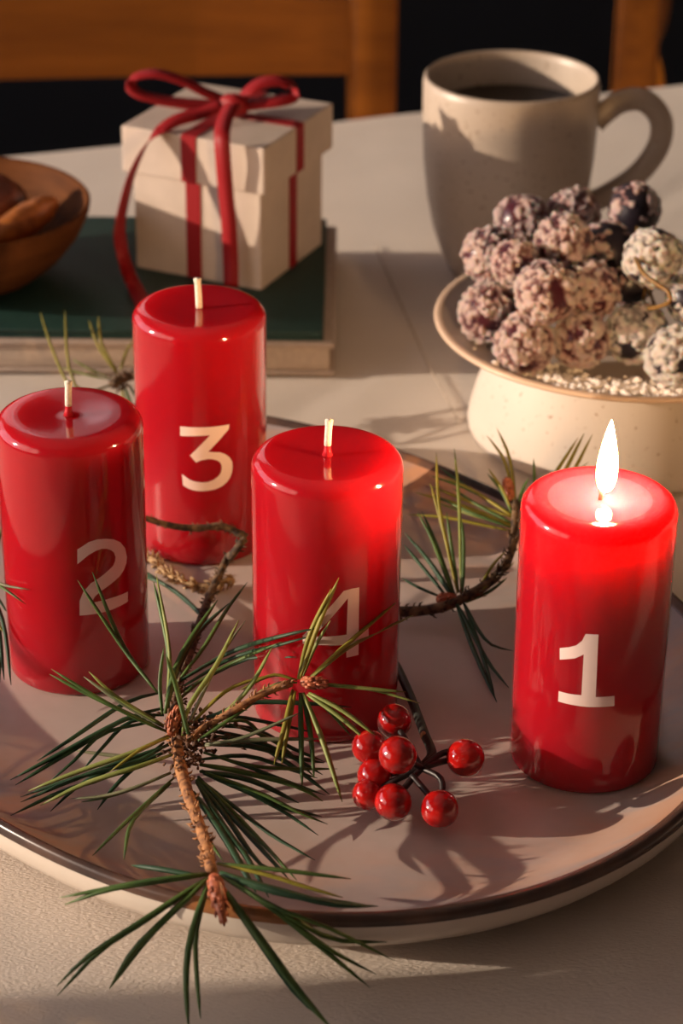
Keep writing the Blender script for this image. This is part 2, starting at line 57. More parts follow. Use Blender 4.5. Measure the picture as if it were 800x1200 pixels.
GRAPES = [['a',74.39,1166.58,93.0,14.73,0],['b',91.96,1197.23,100.0,14.57,0],['c',84.36,1129.85,104.0,11.76,0],['d',108.55,1142.81,110.0,14.39,0],['e',118.98,1205.21,102.0,13.75,0],['f',98.23,1107.42,98.0,15.32,0],['g',72.96,1139.49,73.0,14.98,0],['h',88.44,1104.77,72.0,15.03,0],['i',116.39,1109.71,72.0,14.25,0],['j',121.58,1124.88,92.0,14.72,0],['k',149.07,1195.09,108.0,14.5,1],['l',132.71,1159.86,100.0,14.62,1],['m',150.22,1118.35,112.0,14.95,1],['n',144.08,1111.96,75.0,15.93,1],['o',168.47,1110.43,94.0,12.47,1],['p',159.9,1087.93,73.0,14.84,1],['q',143.94,1151.42,86.0,12.89,1]]
GRAPE_STEM = [[140.94,1129.41,112.0],[140.56,1103.5,116.0],[143.08,1091.06,114.0],[148.58,1084.33,112.0],[153.47,1079.79,110.0],[153.78,1074.12,108.0],[151.47,1082.19,102.0],[146.76,1094.57,95.0]]
BOW = {'tail':[[-68.39,1325.0,119.81],[-79.52,1318.0,117.02],[-94.61,1308.0,115.23],[-107.63,1296.0,108.3],[-116.44,1289.0,93.87],[-121.72,1284.0,77.23],[-124.66,1279.0,60.54],[-122.11,1272.0,47.65],[-118.92,1284.22,29.0],[-109.48,1253.78,26.3]],'tail_front':[[-63.47,1322.0,120.84],[-66.26,1300.0,120.17],[-67.21,1280.0,117.13],[-66.74,1277.0,106.51],[-65.62,1278.0,87.52],[-64.04,1279.0,66.26],[-63.41,1281.0,46.3],[-63.04,1279.0,28.69]],'loop_left':[[-65.86,1332.0,118.55],[-79.27,1333.0,124.04],[-92.69,1335.0,130.2],[-107.05,1336.0,133.68],[-117.56,1335.0,131.9],[-120.61,1330.0,128.5],[-116.01,1325.0,125.21],[-100.29,1324.0,121.75],[-81.35,1326.0,119.34],[-66.64,1328.0,117.86]],'loop_right':[[-61.06,1332.0,118.61],[-54.32,1333.0,125.32],[-46.74,1336.0,128.91],[-37.2,1338.0,129.38],[-30.45,1337.0,126.29],[-29.88,1333.0,122.61],[-36.94,1328.0,121.17],[-47.92,1327.0,119.88],[-59.94,1328.0,117.93]]}

# ------------------------------------------------------------------ helpers
def mm(p): return Vector((p[0], p[1], p[2])) / 1000

def thing(name, label, cat, loc=(0, 0, 0), rz=0, group=None):
    o = bpy.data.objects.new(name, None); COL.objects.link(o)
    o.location = loc; o.rotation_euler = (0, 0, rz); o.empty_display_size = 0.01
    o['label'] = label; o['category'] = cat
    if group: o['group'] = group
    return o

def origin_of(o):
    v = Vector((0, 0, 0))
    while o: v += Vector(o.location); o = o.parent
    return v

def add(name, geo, mat, parent=None, smooth=True, label=None, kind=None, world=True):
    """one mesh object; geo is (verts, faces) in world space (or the parent's space when world is False)"""
    vs, fs = geo
    if parent and world:
        off = origin_of(parent); vs = [Vector(v) - off for v in vs]
    me = bpy.data.meshes.new(name); me.from_pydata([tuple(v) for v in vs], [], fs); me.update()
    if smooth: me.polygons.foreach_set('use_smooth', [True] * len(me.polygons))
    if mat: me.materials.append(mat)
    o = bpy.data.objects.new(name, me); COL.objects.link(o)
    if parent: o.parent = parent
    if label: o['label'] = label
    if kind: o['kind'] = kind
    return o

def tag(o, label, cat, group=None):
    o['label'] = label; o['category'] = cat
    if group: o['group'] = group
    return o

def join(*gs):
    V, F = [], []
    for vs, fs in gs:
        n = len(V); V += [Vector(v) for v in vs]; F += [tuple(i + n for i in f) for f in fs]
    return V, F

def spline(pts, n):
    """centripetal-ish Catmull-Rom through the points, n samples"""
    pts = [Vector(p) for p in pts]
    if len(pts) == 2: return [pts[0].lerp(pts[1], i / (n - 1)) for i in range(n)]
    d = [0]
    for a, b in zip(pts, pts[1:]): d.append(d[-1] + max((b - a).length, 1e-6))
    tang = []
    for i in range(len(pts)):
        if i == 0: tang.append((pts[1] - pts[0]) / (d[1] - d[0]))
        elif i == len(pts) - 1: tang.append((pts[-1] - pts[-2]) / (d[-1] - d[-2]))
        else: tang.append((pts[i + 1] - pts[i - 1]) / (d[i + 1] - d[i - 1]))
    out = []
    for k in range(n):
        s = d[-1] * k / (n - 1); i = 0
        while i < len(pts) - 2 and s > d[i + 1]: i += 1
        h = d[i + 1] - d[i]; t = (s - d[i]) / h
        a = 2 * t ** 3 - 3 * t ** 2 + 1; b = t ** 3 - 2 * t ** 2 + t; c = -2 * t ** 3 + 3 * t ** 2; e = t ** 3 - t ** 2
        out.append(pts[i] * a + tang[i] * (b * h) + pts[i + 1] * c + tang[i + 1] * (e * h))
    return out

def frames(path):
    T = []
    for i in range(len(path)):
        a = path[max(i - 1, 0)]; b = path[min(i + 1, len(path) - 1)]; T.append((b - a).normalized())
    ref = Vector((0, 0, 1)) if abs(T[0].z) < 0.9 else Vector((0, 1, 0))
    N = [(ref - T[0] * ref.dot(T[0])).normalized()]
    for i in range(1, len(path)):
        v = N[-1] - T[i] * N[-1].dot(T[i]); N.append(v.normalized())
    return T, N, [t.cross(n) for t, n in zip(T, N)]

def tube(path, radii, sides=8, flat=1.0, cap=True):
    T, N, B = frames(path); V, F = [], []
    for i, p in enumerate(path):
        r = radii[i] if hasattr(radii, '__len__') else radii
        for k in range(sides):
            a = 2 * PI * k / sides
            V.append(p + N[i] * (math.sin(a) * r * flat) + B[i] * (math.cos(a) * r))
    for i in range(len(path) - 1):
        for k in range(sides):
            k2 = (k + 1) % sides
            F.append((i * sides + k, i * sides + k2, (i + 1) * sides + k2, (i + 1) * sides + k))
    if cap:
        F.append(tuple(reversed(range(sides)))); n = (len(path) - 1) * sides
        F.append(tuple(n + k for k in range(sides)))
    return V, F

def lathe(profile, seg=64, c=(0, 0, 0)):
    """profile of (r, z); r = 0 makes a pole"""
    V, F, rings = [], [], []
    for r, z in profile:
        if r < 1e-7: rings.append([len(V)]); V.append(Vector((c[0], c[1], c[2] + z)))
        else:
            rings.append(list(range(len(V), len(V) + seg)))
            for k in range(seg):
                a = 2 * PI * k / seg; V.append(Vector((c[0] + r * math.cos(a), c[1] + r * math.sin(a), c[2] + z)))
    for A, B in zip(rings, rings[1:]):
        for k in range(seg):
            k2 = (k + 1) % seg
            if len(A) == 1 and len(B) == 1: continue
            if len(A) == 1: F.append((A[0], B[k2], B[k]))
            elif len(B) == 1: F.append((A[k], A[k2], B[0]))
            else: F.append((A[k], A[k2], B[k2], B[k]))
    return V, F

def rbox(lo, hi, bev=0.0, seg=2):
    bm = bmesh.new(); bmesh.ops.create_cube(bm, size=1)
    lo, hi = Vector(lo), Vector(hi); c = (lo + hi) / 2; s = hi - lo
    for v in bm.verts: v.co = Vector((c.x + v.co.x * s.x, c.y + v.co.y * s.y, c.z + v.co.z * s.z))
    if bev: bmesh.ops.bevel(bm, geom=list(bm.edges), offset=bev, segments=seg, profile=0.5, affect='EDGES')
    g = ([v.co.copy() for v in bm.verts], [tuple(v.index for v in f.verts) for f in bm.faces])
    bm.free(); return g

def rboxg(lo, hi, bev=0.0, seg=2):
    bm = bmesh.new(); bmesh.ops.create_cube(bm, size=1)
    lo, hi = Vector(lo), Vector(hi); c = (lo + hi) / 2; s = hi - lo
    for v in bm.verts: v.co = Vector((c.x + v.co.x * s.x, c.y + v.co.y * s.y, c.z + v.co.z * s.z))
    if bev: bmesh.ops.bevel(bm, geom=list(bm.edges), offset=bev, segments=seg, profile=0.5, affect='EDGES')
    bm.verts.index_update(); bm.verts.ensure_lookup_table()
    g = ([v.co.copy() for v in bm.verts], [tuple(v.index for v in f.verts) for f in bm.faces])
    bm.free(); return g
rbox = rboxg

def ico(sub, r=1.0):
    bm = bmesh.new(); bmesh.ops.create_icosphere(bm, subdivisions=sub, radius=r); bm.verts.index_update()
    g = ([v.co.copy() for v in bm.verts], [tuple(v.index for v in f.verts) for f in bm.faces]); bm.free(); return g

def ribbon(path, wdir, width, thick=0.0005):
    """flat band following path; wdir is a vector or one per point"""
    T, _, _ = frames(path); V, F = [], []; n = len(path)
    for i, p in enumerate(path):
        w = Vector(wdir[i] if isinstance(wdir, list) else wdir); w = (w - T[i] * w.dot(T[i])).normalized()
        nn = T[i].cross(w)
        for a, b in ((-1, -1), (1, -1), (1, 1), (-1, 1)): V.append(p + w * (a * width / 2) + nn * (b * thick / 2))
    for i in range(n - 1):
        for k in range(4):
            k2 = (k + 1) % 4; F.append((i * 4 + k, i * 4 + k2, i * 4 + 4 + k2, i * 4 + 4 + k))
    F.append((3, 2, 1, 0)); F.append(tuple((n - 1) * 4 + k for k in range(4)))
    return V, F

# ------------------------------------------------------------------ materials
def srgb(r, g, b):
    f = lambda c: (c / 255 / 12.92) if c / 255 <= 0.04045 else ((c / 255 + 0.055) / 1.055) ** 2.4
    return (f(r), f(g), f(b), 1)

class M:
    """small wrapper round a principled material"""
    def __init__(s, name, color=(0.8, 0.8, 0.8, 1), rough=0.5, **kw):
        s.m = bpy.data.materials.new(name); s.m.use_nodes = True; s.t = s.m.node_tree; s.n = s.t.nodes
        s.p = s.n['Principled BSDF']; s.p.inputs['Base Color'].default_value = color; s.p.inputs['Roughness'].default_value = rough
        for k, v in kw.items(): s.p.inputs[k.replace('_', ' ')].default_value = v
    def node(s, typ, **ins):
        n = s.n.new(typ)
        for k, v in ins.items():
            if k.startswith('p_'): setattr(n, k[2:], v)
            else: n.inputs[k.replace('_', ' ')].default_value = v
        return n
    def link(s, a, b): s.t.links.new(a, b)
    def coords(s, scale=(1, 1, 1), rot=(0, 0, 0), kind='Object'):
        tc = s.node('ShaderNodeTexCoord'); mp = s.node('ShaderNodeMapping')
        mp.inputs['Scale'].default_value = scale; mp.inputs['Rotation'].default_value = rot
        s.link(tc.outputs[kind], mp.inputs['Vector']); return mp.outputs[0]
    def noise(s, scale, vec=None, detail=3.0, rough=0.55):
        n = s.node('ShaderNodeTexNoise'); n.inputs['Scale'].default_value = scale; n.inputs['Detail'].default_value = detail; n.inputs['Roughness'].default_value = rough
        s.link(vec if vec is not None else s.coords(), n.inputs['Vector']); return n.outputs['Fac']
    def ramp(s, fac, stops):
        n = s.node('ShaderNodeValToRGB'); e = n.color_ramp.elements
        while len(e) < len(stops): e.new(0.5)
        for el, (p, c) in zip(e, stops): el.position = p; el.color = c
        s.link(fac, n.inputs[0]); return n.outputs[0]
    def mix(s, fac, a, b):
        n = s.node('ShaderNodeMix'); n.data_type = 'RGBA'
        for v, i in ((fac, 0), (a, 6), (b, 7)):
            if hasattr(v, 'links') or hasattr(v, 'is_linked'): s.link(v, n.inputs[i])
            else: n.inputs[i].default_value = v
        return n.outputs[2]
    def math(s, op, a, b=0.0):
        n = s.node('ShaderNodeMath'); n.operation = op
        for v, i in ((a, 0), (b, 1)):
            if hasattr(v, 'is_linked'): s.link(v, n.inputs[i])
            else: n.inputs[i].default_value = v
        return n.outputs[0]
    def color(s, sock): s.link(sock, s.p.inputs['Base Color']); return s
    def bump(s, h, strength=0.3, dist=0.001):
        b = s.node('ShaderNodeBump'); b.inputs['Strength'].default_value = strength; b.inputs['Distance'].default_value = dist
        s.link(h, b.inputs['Height']); s.link(b.outputs[0], s.p.inputs['Normal']); return s

MAT = {}
def simple(key, col, rough=0.5, nscale=None, var=0.25, bump=0, **kw):
    m = M(key, col, rough, **kw)
    if nscale:
        f = m.noise(nscale)
        lo = tuple(c * (1 - var) for c in col[:3]) + (1,); hi = tuple(min(c * (1 + var), 1) for c in col[:3]) + (1,)
        m.color(m.ramp(f, [(0.3, lo), (0.7, hi)]))
        if bump: m.bump(f, bump, 0.001)
    MAT[key] = m.m; return m

# tablecloth: crepe weave
m = M('linen_cloth', (0.6, 0.5, 0.4, 1), 0.9)
f1 = m.noise(1.0, m.coords((520, 1500, 800), (0, 0, 0.75)), 2); f2 = m.noise(7)
m.color(m.ramp(f2, [(0.3, (0.61, 0.525, 0.445, 1)), (0.7, (0.70, 0.605, 0.515, 1))]))
m.bump(f1, 0.45, 0.0012); m.p.inputs['Sheen Weight'].default_value = 0.15
MAT['cloth'] = m.m
simple('stitch', (0.50, 0.41, 0.32, 1), 0.9, 400)
# glazed plate: cream centre, brown reactive glaze creeping in from the edge
m = M('plate_glaze', (0.6, 0.5, 0.45, 1), 0.36, Specular_IOR_Level=0.4)
at_ = m.node('ShaderNodeAttribute'); at_.attribute_name = 'radial'
streak = m.noise(14, m.coords((1, 1, 1)), 5, 0.6)
edge = m.math('ADD', at_.outputs['Fac'], m.math('MULTIPLY', m.math('SUBTRACT', streak, 0.5), 0.55))
fac = m.ramp(edge, [(0.54, (0, 0, 0, 1)), (0.95, (1, 1, 1, 1))])
cream = m.ramp(m.noise(30), [(0.3, (0.56, 0.455, 0.405, 1)), (0.7, (0.64, 0.525, 0.47, 1))])
brown = m.ramp(m.noise(9, m.coords((2, 5, 1), (0, 0, 0.5)), 4), [(0.40, (0.25, 0.215, 0.22, 1)), (0.58, (0.44, 0.215, 0.115, 1))])
m.color(m.mix(fac, cream, brown)); MAT['glaze'] = m.m
m = M('plate_rim_glaze', (0.05, 0.03, 0.025, 1), 0.22)
m.color(m.ramp(m.noise(16, None, 5), [(0.40, (0.035, 0.026, 0.026, 1)), (0.60, (0.13, 0.07, 0.05, 1)), (0.72, (0.33, 0.13, 0.045, 1))])); MAT['rim'] = m.m
simple('plate_outer', (0.66, 0.58, 0.50, 1), 0.25, 20, 0.06)
# candle wax
m = M('red_wax', (0.36, 0.0068, 0.0140, 1), 0.10, Subsurface_Weight=0.68, Subsurface_Scale=0.08, Coat_Weight=0.3, Coat_Roughness=0.05)
m.p.inputs['Subsurface Radius'].default_value = (1.0, 0.12, 0.16)
m.bump(m.noise(25, None, 2), 0.11, 0.004); MAT['wax'] = m.m
m = M('molten_red_wax', (0.46, 0.014, 0.028, 1), 0.03, Subsurface_Weight=0.85, Subsurface_Scale=0.08)
m.p.inputs['Subsurface Radius'].default_value = (1.0, 0.12, 0.16); MAT['melt'] = m.m
simple('numeral_print', (0.92, 0.70, 0.64, 1), 0.7)
simple('wick_cotton', (0.88, 0.74, 0.60, 1), 0.9, 900, 0.15)
simple('wick_waxed', (0.55, 0.02, 0.03, 1), 0.2)
simple('wick_burnt', (0.03, 0.014, 0.012, 1), 0.95)
m = M('flame', (0, 0, 0, 1), 1)
lw = m.node('ShaderNodeLayerWeight'); lw.inputs[0].default_value = 0.5
m.link(m.ramp(lw.outputs['Facing'], [(0.0, (1.0, 0.62, 0.30, 1)), (0.5, (0.8, 0.44, 0.17, 1)), (0.72, (0.10, 0.04, 0.009, 1)), (0.9, (0.006, 0.0018, 0.0003, 1)), (1.0, (0.003, 0.0007, 0.0001, 1))]), m.p.inputs['Emission Color'])
m.p.inputs['Emission Strength'].default_value = 1350; MAT['flame'] = m.m
# pine
for k, (c1, c2, r) in enumerate([((0.014, 0.042, 0.022, 1), (0.028, 0.075, 0.032, 1), 0.40), ((0.040, 0.085, 0.022, 1), (0.085, 0.145, 0.032, 1), 0.38),
        ((0.15, 0.19, 0.04, 1), (0.26, 0.29, 0.085, 1), 0.38), ((0.17, 0.15, 0.016, 1), (0.28, 0.24, 0.035, 1), 0.4), ((0.10, 0.115, 0.06, 1), (0.21, 0.21, 0.12, 1), 0.4)]):
    m = M('pine_needle_%s' % ('dark', 'green', 'light', 'yellow', 'grey')[k], c1, r + 0.08, Specular_IOR_Level=0.32); m.color(m.ramp(m.noise(60, None, 4), [(0.35, c1), (0.65, c2)])); MAT['needle%d' % k] = m.m
m = M('pine_bark_orange', (0.3, 0.13, 0.05, 1), 0.8); m.color(m.ramp(m.noise(300, None, 4), [(0.35, (0.10, 0.035, 0.015, 1)), (0.6, (0.42, 0.19, 0.07, 1))])); MAT['bark_orange'] = m.m
m = M('pine_bark_dark', (0.08, 0.05, 0.03, 1), 0.85); m.color(m.ramp(m.noise(260, None, 4), [(0.38, (0.025, 0.014, 0.010, 1)), (0.66, (0.20, 0.12, 0.06, 1))])); MAT['bark_dark'] = m.m
m = M('pine_shoot_tan', (0.4, 0.25, 0.12, 1), 0.8); m.color(m.ramp(m.noise(300, None, 4), [(0.35, (0.16, 0.08, 0.03, 1)), (0.6, (0.52, 0.34, 0.17, 1))])); MAT['shoot'] = m.m
m = M('pine_bud', (0.4, 0.1, 0.05, 1), 0.45); m.color(m.ramp(m.noise(350, None, 3), [(0.35, (0.22, 0.05, 0.02, 1)), (0.6, (0.55, 0.17, 0.08, 1))])); MAT['bud'] = m.m
simple('bract', (0.10, 0.045, 0.022, 1), 0.9, 300, 0.6)
# berries
m = M('berry_lacquer', (0.42, 0.006, 0.006, 1), 0.08, Coat_Weight=1.0, Coat_Roughness=0.03, Subsurface_Weight=0.3, Subsurface_Scale=0.003)
m.color(m.ramp(m.noise(160, None, 2), [(0.35, (0.28, 0.004, 0.005, 1)), (0.7, (0.55, 0.012, 0.008, 1))])); MAT['berry'] = m.m
simple('berry_wire', (0.018, 0.010, 0.010, 1), 0.45, 300, 0.4)
simple('berry_twig', (0.020, 0.022, 0.018, 1), 0.5, 200, 0.4)
simple('cut_wood', (0.50, 0.30, 0.15, 1), 0.8)
# ceramics
def speckled(key, base, spot, amount, rough):
    m = M(key, base, rough); n1 = m.noise(330, None, 2); n2 = m.noise(30)
    b = m.ramp(n2, [(0.3, tuple(c * 0.93 for c in base[:3]) + (1,)), (0.7, base)])
    m.color(m.mix(m.ramp(n1, [(amount, (0, 0, 0, 1)), (amount + 0.06, (1, 1, 1, 1))]), b, spot)); MAT[key] = m.m
speckled('stone_cream', (0.58, 0.50, 0.43, 1), (0.30, 0.19, 0.12, 1), 0.66, 0.6)
speckled('stone_dish', (0.50, 0.41, 0.345, 1), (0.25, 0.16, 0.11, 1), 0.72, 0.5)
speckled('stone_mug', (0.46, 0.375, 0.30, 1), (0.27, 0.20, 0.14, 1), 0.64, 0.4)
simple('dish_edge', (0.62, 0.44, 0.31, 1), 0.35)
simple('coffee', (0.008, 0.005, 0.004, 1), 0.04)
# grapes
m = M('grape_skin_red', (0.08, 0.012, 0.025, 1), 0.3, Subsurface_Weight=0.2, Subsurface_Scale=0.004); m.color(m.ramp(m.noise(120), [(0.3, (0.03, 0.006, 0.012, 1)), (0.7, (0.09, 0.016, 0.026, 1))])); MAT['grape0'] = m.m
m = M('grape_skin_black', (0.015, 0.010, 0.016, 1), 0.35); MAT['grape1'] = m.m
for k, (c0, c1, c2) in enumerate([((0.040, 0.008, 0.013, 1), (0.30, 0.13, 0.13, 1), (0.85, 0.66, 0.61, 1)), ((0.012, 0.009, 0.012, 1), (0.42, 0.36, 0.34, 1), (0.90, 0.82, 0.76, 1))]):
    m = M('sugar_%s' % ('pink', 'white')[k], c2, 0.3, Subsurface_Weight=0.3, Subsurface_Scale=0.002); th = m.node('ShaderNodeAttribute'); th.attribute_name = 'thickness'
    m.color(m.ramp(th.outputs['Fac'], [(0.06, c0), (0.48, c1), (0.95, c2)])); m.bump(m.noise(45, None, 3), 0.7, 0.05); MAT['sugar%d' % k] = m.m
simple('sugar_grain', (0.90, 0.82, 0.76, 1), 0.25)
simple('grape_stem', (0.17, 0.085, 0.016, 1), 0.5, 300, 0.3)
# paper, ribbon, books, wood
simple('box_paper', (0.56, 0.46, 0.385, 1), 0.75, 60, 0.06)
m = M('satin_ribbon', (0.27, 0.006, 0.009, 1), 0.55, Specular_IOR_Level=0.3); MAT['ribbon'] = m.m
simple('green_cloth', (0.010, 0.042, 0.034, 1), 0.55, 500, 0.2, 0.15)
simple('green_pages', (0.02, 0.05, 0.04, 1), 0.8)
simple('beige_cover', (0.40, 0.31, 0.25, 1), 0.8, 300, 0.08)
simple('beige_pages', (0.46, 0.36, 0.28, 1), 0.85, 300, 0.08)
def wood(key, c1, c2, rough, sc=(30, 4, 4)):
    m = M(key, c1, rough, Specular_IOR_Level=0.25); f = m.noise(1.0, m.coords(sc), 5, 0.6); m.color(m.ramp(f, [(0.35, c1), (0.65, c2)])); m.bump(f, 0.08, 0.001); MAT[key] = m.m; return m
wood('chair_wood', (0.27, 0.078, 0.004, 1), (0.42, 0.128, 0.008, 1), 0.5, (4, 40, 40))
wood('bowl_wood', (0.075, 0.024, 0.007, 1), (0.14, 0.048, 0.014, 1), 0.65, (20, 20, 90)).p.inputs['Specular IOR Level'].default_value = 0.06
wood('table_wood', (0.20, 0.09, 0.03, 1), (0.30, 0.15, 0.06, 1), 0.5, (5, 40, 40))
simple('date_dark', (0.13, 0.035, 0.018, 1), 0.45, 120, 0.5, 0.5)
simple('date_amber', (0.38, 0.12, 0.022, 1), 0.4, 120, 0.4, 0.5)
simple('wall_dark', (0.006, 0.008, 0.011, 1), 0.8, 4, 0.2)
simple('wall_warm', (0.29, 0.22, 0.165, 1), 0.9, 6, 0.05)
simple('ceiling_paint', (0.74, 0.68, 0.60, 1), 0.9)
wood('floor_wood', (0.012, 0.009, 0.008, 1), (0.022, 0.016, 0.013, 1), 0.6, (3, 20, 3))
m = M('sheer_voile', (0.8, 0.76, 0.7, 1), 0.9); tl = m.node('ShaderNodeBsdfTranslucent'); tl.inputs[0].default_value = (0.92, 0.87, 0.80, 1)
mx = m.node('ShaderNodeMixShader'); mx.inputs[0].default_value = 0.85; m.link(m.p.outputs[0], mx.inputs[1]); m.link(tl.outputs[0], mx.inputs[2])
m.link(mx.outputs[0], m.n['Material Output'].inputs[0]); MAT['sheer'] = m.m
simple('pale_curtain', (0.55, 0.50, 0.55, 1), 0.9)
simple('window_paint', (0.55, 0.52, 0.48, 1), 0.5)

# ------------------------------------------------------------------ the room
FLOOR = -0.74; CEIL = 1.95; XL = -1.5; XR = 1.7; YB = 3.3; YF = -1.0; W = 0.12
def struct(name, geo, mat, parent=None):
    o = add(name, geo, mat, parent, smooth=False)
    if parent is None: o['kind'] = 'structure'
    return o
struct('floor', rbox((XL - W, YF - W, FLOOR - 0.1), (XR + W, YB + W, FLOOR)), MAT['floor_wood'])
struct('ceiling', rbox((XL - W, YF - W, CEIL), (XR + W, YB + W, CEIL + 0.1)), MAT['ceiling_paint'])
struct('wall_right', rbox((XR, YF - W, FLOOR), (XR + W, YB + W, CEIL)), MAT['wall_warm'])
struct('wall_front', rbox((XL, YF - W, FLOOR), (XR, YF, CEIL)), MAT['wall_warm'])
LW = (-0.6, 3.0, -0.02, 1.00)          # left window: y0, y1, z0, z1
struct('wall_left', join(rbox((XL - W, YF - W, FLOOR), (XL, LW[0], CEIL)), rbox((XL - W, LW[1], FLOOR), (XL, YB + W, CEIL)),
    rbox((XL - W, LW[0], FLOOR), (XL, LW[1], LW[2])), rbox((XL - W, LW[0], LW[3]), (XL, LW[1], CEIL))), MAT['wall_warm'])
BW = (-1.40, -0.44, 0.45, 1.70)         # back window: x0, x1, z0, z1
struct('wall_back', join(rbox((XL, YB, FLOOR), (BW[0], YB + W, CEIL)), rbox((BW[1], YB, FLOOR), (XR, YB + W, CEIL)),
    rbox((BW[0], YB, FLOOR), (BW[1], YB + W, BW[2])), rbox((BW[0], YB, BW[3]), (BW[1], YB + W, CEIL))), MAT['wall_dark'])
struct('window_2', join(rbox((-0.96, YB + 0.03, BW[2]), (-0.90, YB + 0.09, BW[3]), 0.004), rbox((BW[0], YB + 0.03, BW[2]), (BW[1], YB + 0.09, BW[2] + 0.05), 0.004)), MAT['window_paint'])
fr = 0.05
w1 = struct('window_1', join(rbox((XL - 0.10, LW[0], LW[3] - fr), (XL - 0.02, LW[1], LW[3]), 0.004), rbox((XL - 0.10, LW[0], LW[2]), (XL + 0.03, LW[1], LW[2] + 0.02), 0.004),
    rbox((XL - 0.10, LW[1] - fr, LW[2]), (XL - 0.02, LW[1], LW[3]), 0.004)), MAT['window_paint'])
for y in (0.0, 2.02, 2.22, 2.42, 2.62, 2.82): struct('mullion', rbox((XL - 0.09, y - 0.03, LW[2]), (XL - 0.03, y + 0.03, LW[3]), 0.004), MAT['window_paint'], w1)
def added_curtain(label, a, b, z0, z1, mat, folds, amp):
    """a hanging panel of cloth with soft vertical folds between two points"""
    a, b = Vector(a), Vector(b); n = folds * 8; d = (b - a).normalized(); q = Vector((-d.y, d.x)); V, F = [], []
    for i in range(n + 1):
        p = a.lerp(b, i / n) + q * amp * math.sin(i / 8 * 2 * PI)
        V += [Vector((p.x, p.y, z0)), Vector((p.x, p.y, z1))]
    for i in range(n): F.append((i * 2, i * 2 + 2, i * 2 + 3, i * 2 + 1))
    return tag(add('added_curtain', (V, F), mat), label, 'added_curtain')
added_curtain('unseen sheer white drape added to shade and diffuse light from the left window', (-1.44, -0.75), (-1.44, 0.552), -0.70, 1.60, MAT['sheer'], 12, 0.02)  # out of view; added to block sun from the table front and spread fill
added_curtain('unseen pale drape added over the back window to soften its reflection in the candles', (-1.45, 3.22), (-0.38, 3.22), 0.15, 1.85, MAT['sheer'], 9, 0.03)  # out of view; added to dim the window glow mirrored in the candle tops

# ------------------------------------------------------------------ table and cloth
TA = math.radians(20.1); TC = Vector((0.188, 1.138, 0))
table = thing('dining_table', 'wooden dining table standing under the cream tablecloth', 'table', (TC.x, TC.y, FLOOR), TA)
add('table_top', rbox((-0.80, -0.55, 0.705), (0.80, 0.55, 0.736), 0.004), MAT['table_wood'], table, False, world=False)
for sx in (-1, 1):
    for sy in (-1, 1): add('leg', rbox((sx * 0.73 - 0.03, sy * 0.48 - 0.03, 0), (sx * 0.73 + 0.03, sy * 0.48 + 0.03, 0.705), 0.004), MAT['table_wood'], table, False, world=False)

def cloth_z(x, y):
    """world x, y: shallow creases and waves, never above 0"""
    z = -0.0013 + 0.0010 * noise.noise(Vector((x * 9, y * 5, 3.1))) + 0.0003 * noise.noise(Vector((x * 26, y * 17, 8.0)))
    d = y - (0.6985 + 0.012 * (x + 0.07))
    if x < 0.03:
        k = min(1, (0.03 - x) / 0.05); z += k * (0.0010 * math.exp(-(d / 0.0022) ** 2) - 0.0006 * math.exp(-((d + 0.005) / 0.003) ** 2))
    d2 = (x - 0.06) * 0.5 - (y - 1.30) * 0.35; z += -0.0006 * math.exp(-(d2 / 0.006) ** 2)
    return min(z, 0.0002)
def cloth_geo():
    V, F = [], []; hx, hy = 0.806, 0.556; nx, ny = 210, 230
    ca, sa = math.cos(TA), math.sin(TA)
    xs = [-hx - 0.004] * 3 + list(np.linspace(-hx, hx, nx)) + [hx + 0.004] * 3
    zx = [-0.17, -0.09, -0.006] + [None] * nx + [-0.006, -0.09, -0.17]
    ys = [-hy - 0.004] * 3 + list(np.linspace(-hy, hy, ny)) + [hy + 0.004] * 3
    zy = [-0.17, -0.09, -0.006] + [None] * ny + [-0.006, -0.09, -0.17]
    for j, ly in enumerate(ys):
        for i, lx in enumerate(xs):
            wx = TC.x + lx * ca - ly * sa; wy = TC.y + lx * sa + ly * ca
            drop = min(v for v in (zx[i] if zx[i] is not None else 9, zy[j] if zy[j] is not None else 9))
            if drop < 9:
                fold = 0.010 * math.sin((lx if zx[i] is None else ly) * 26) * (drop / -0.17)
                ox = (math.copysign(1, lx) if zx[i] is not None else 0) * (0.012 + fold) * (drop / -0.17)
                oy = (math.copysign(1, ly) if zy[j] is not None else 0) * (0.012 + fold) * (drop / -0.17)
                V.append(Vector((wx + ox * ca - oy * sa, wy + ox * sa + oy * ca, drop)))
            else: V.append(Vector((wx, wy, cloth_z(wx, wy))))
    n = len(xs)
    for j in range(len(ys) - 1):
        for i in range(n - 1): F.append((j * n + i, j * n + i + 1, (j + 1) * n + i + 1, (j + 1) * n + i))
    return V, F
cloth = add('tablecloth', cloth_geo(), MAT['cloth'])
tag(cloth, 'cream crinkled linen tablecloth covering the whole table under everything', 'tablecloth')
sg = []
for a, b in ((Vector((0.019, 1.415)), Vector((0.0475, 1.235))), (Vector((0.0475, 1.235)), Vector((0.062, 1.16)))):
    n = int((b - a).length / 0.0055)
    for i in range(n):
        p = a.lerp(b, i / n); d = (b - a).normalized() * 0.0016
        sg.append(tube([Vector((p.x - d.x, p.y - d.y, 0.0002)), Vector((p.x, p.y, 0.0006)), Vector((p.x + d.x, p.y + d.y, 0.0002))], 0.0005, 5))
add('stitching', join(*sg), MAT['stitch'], cloth, kind='stuff')

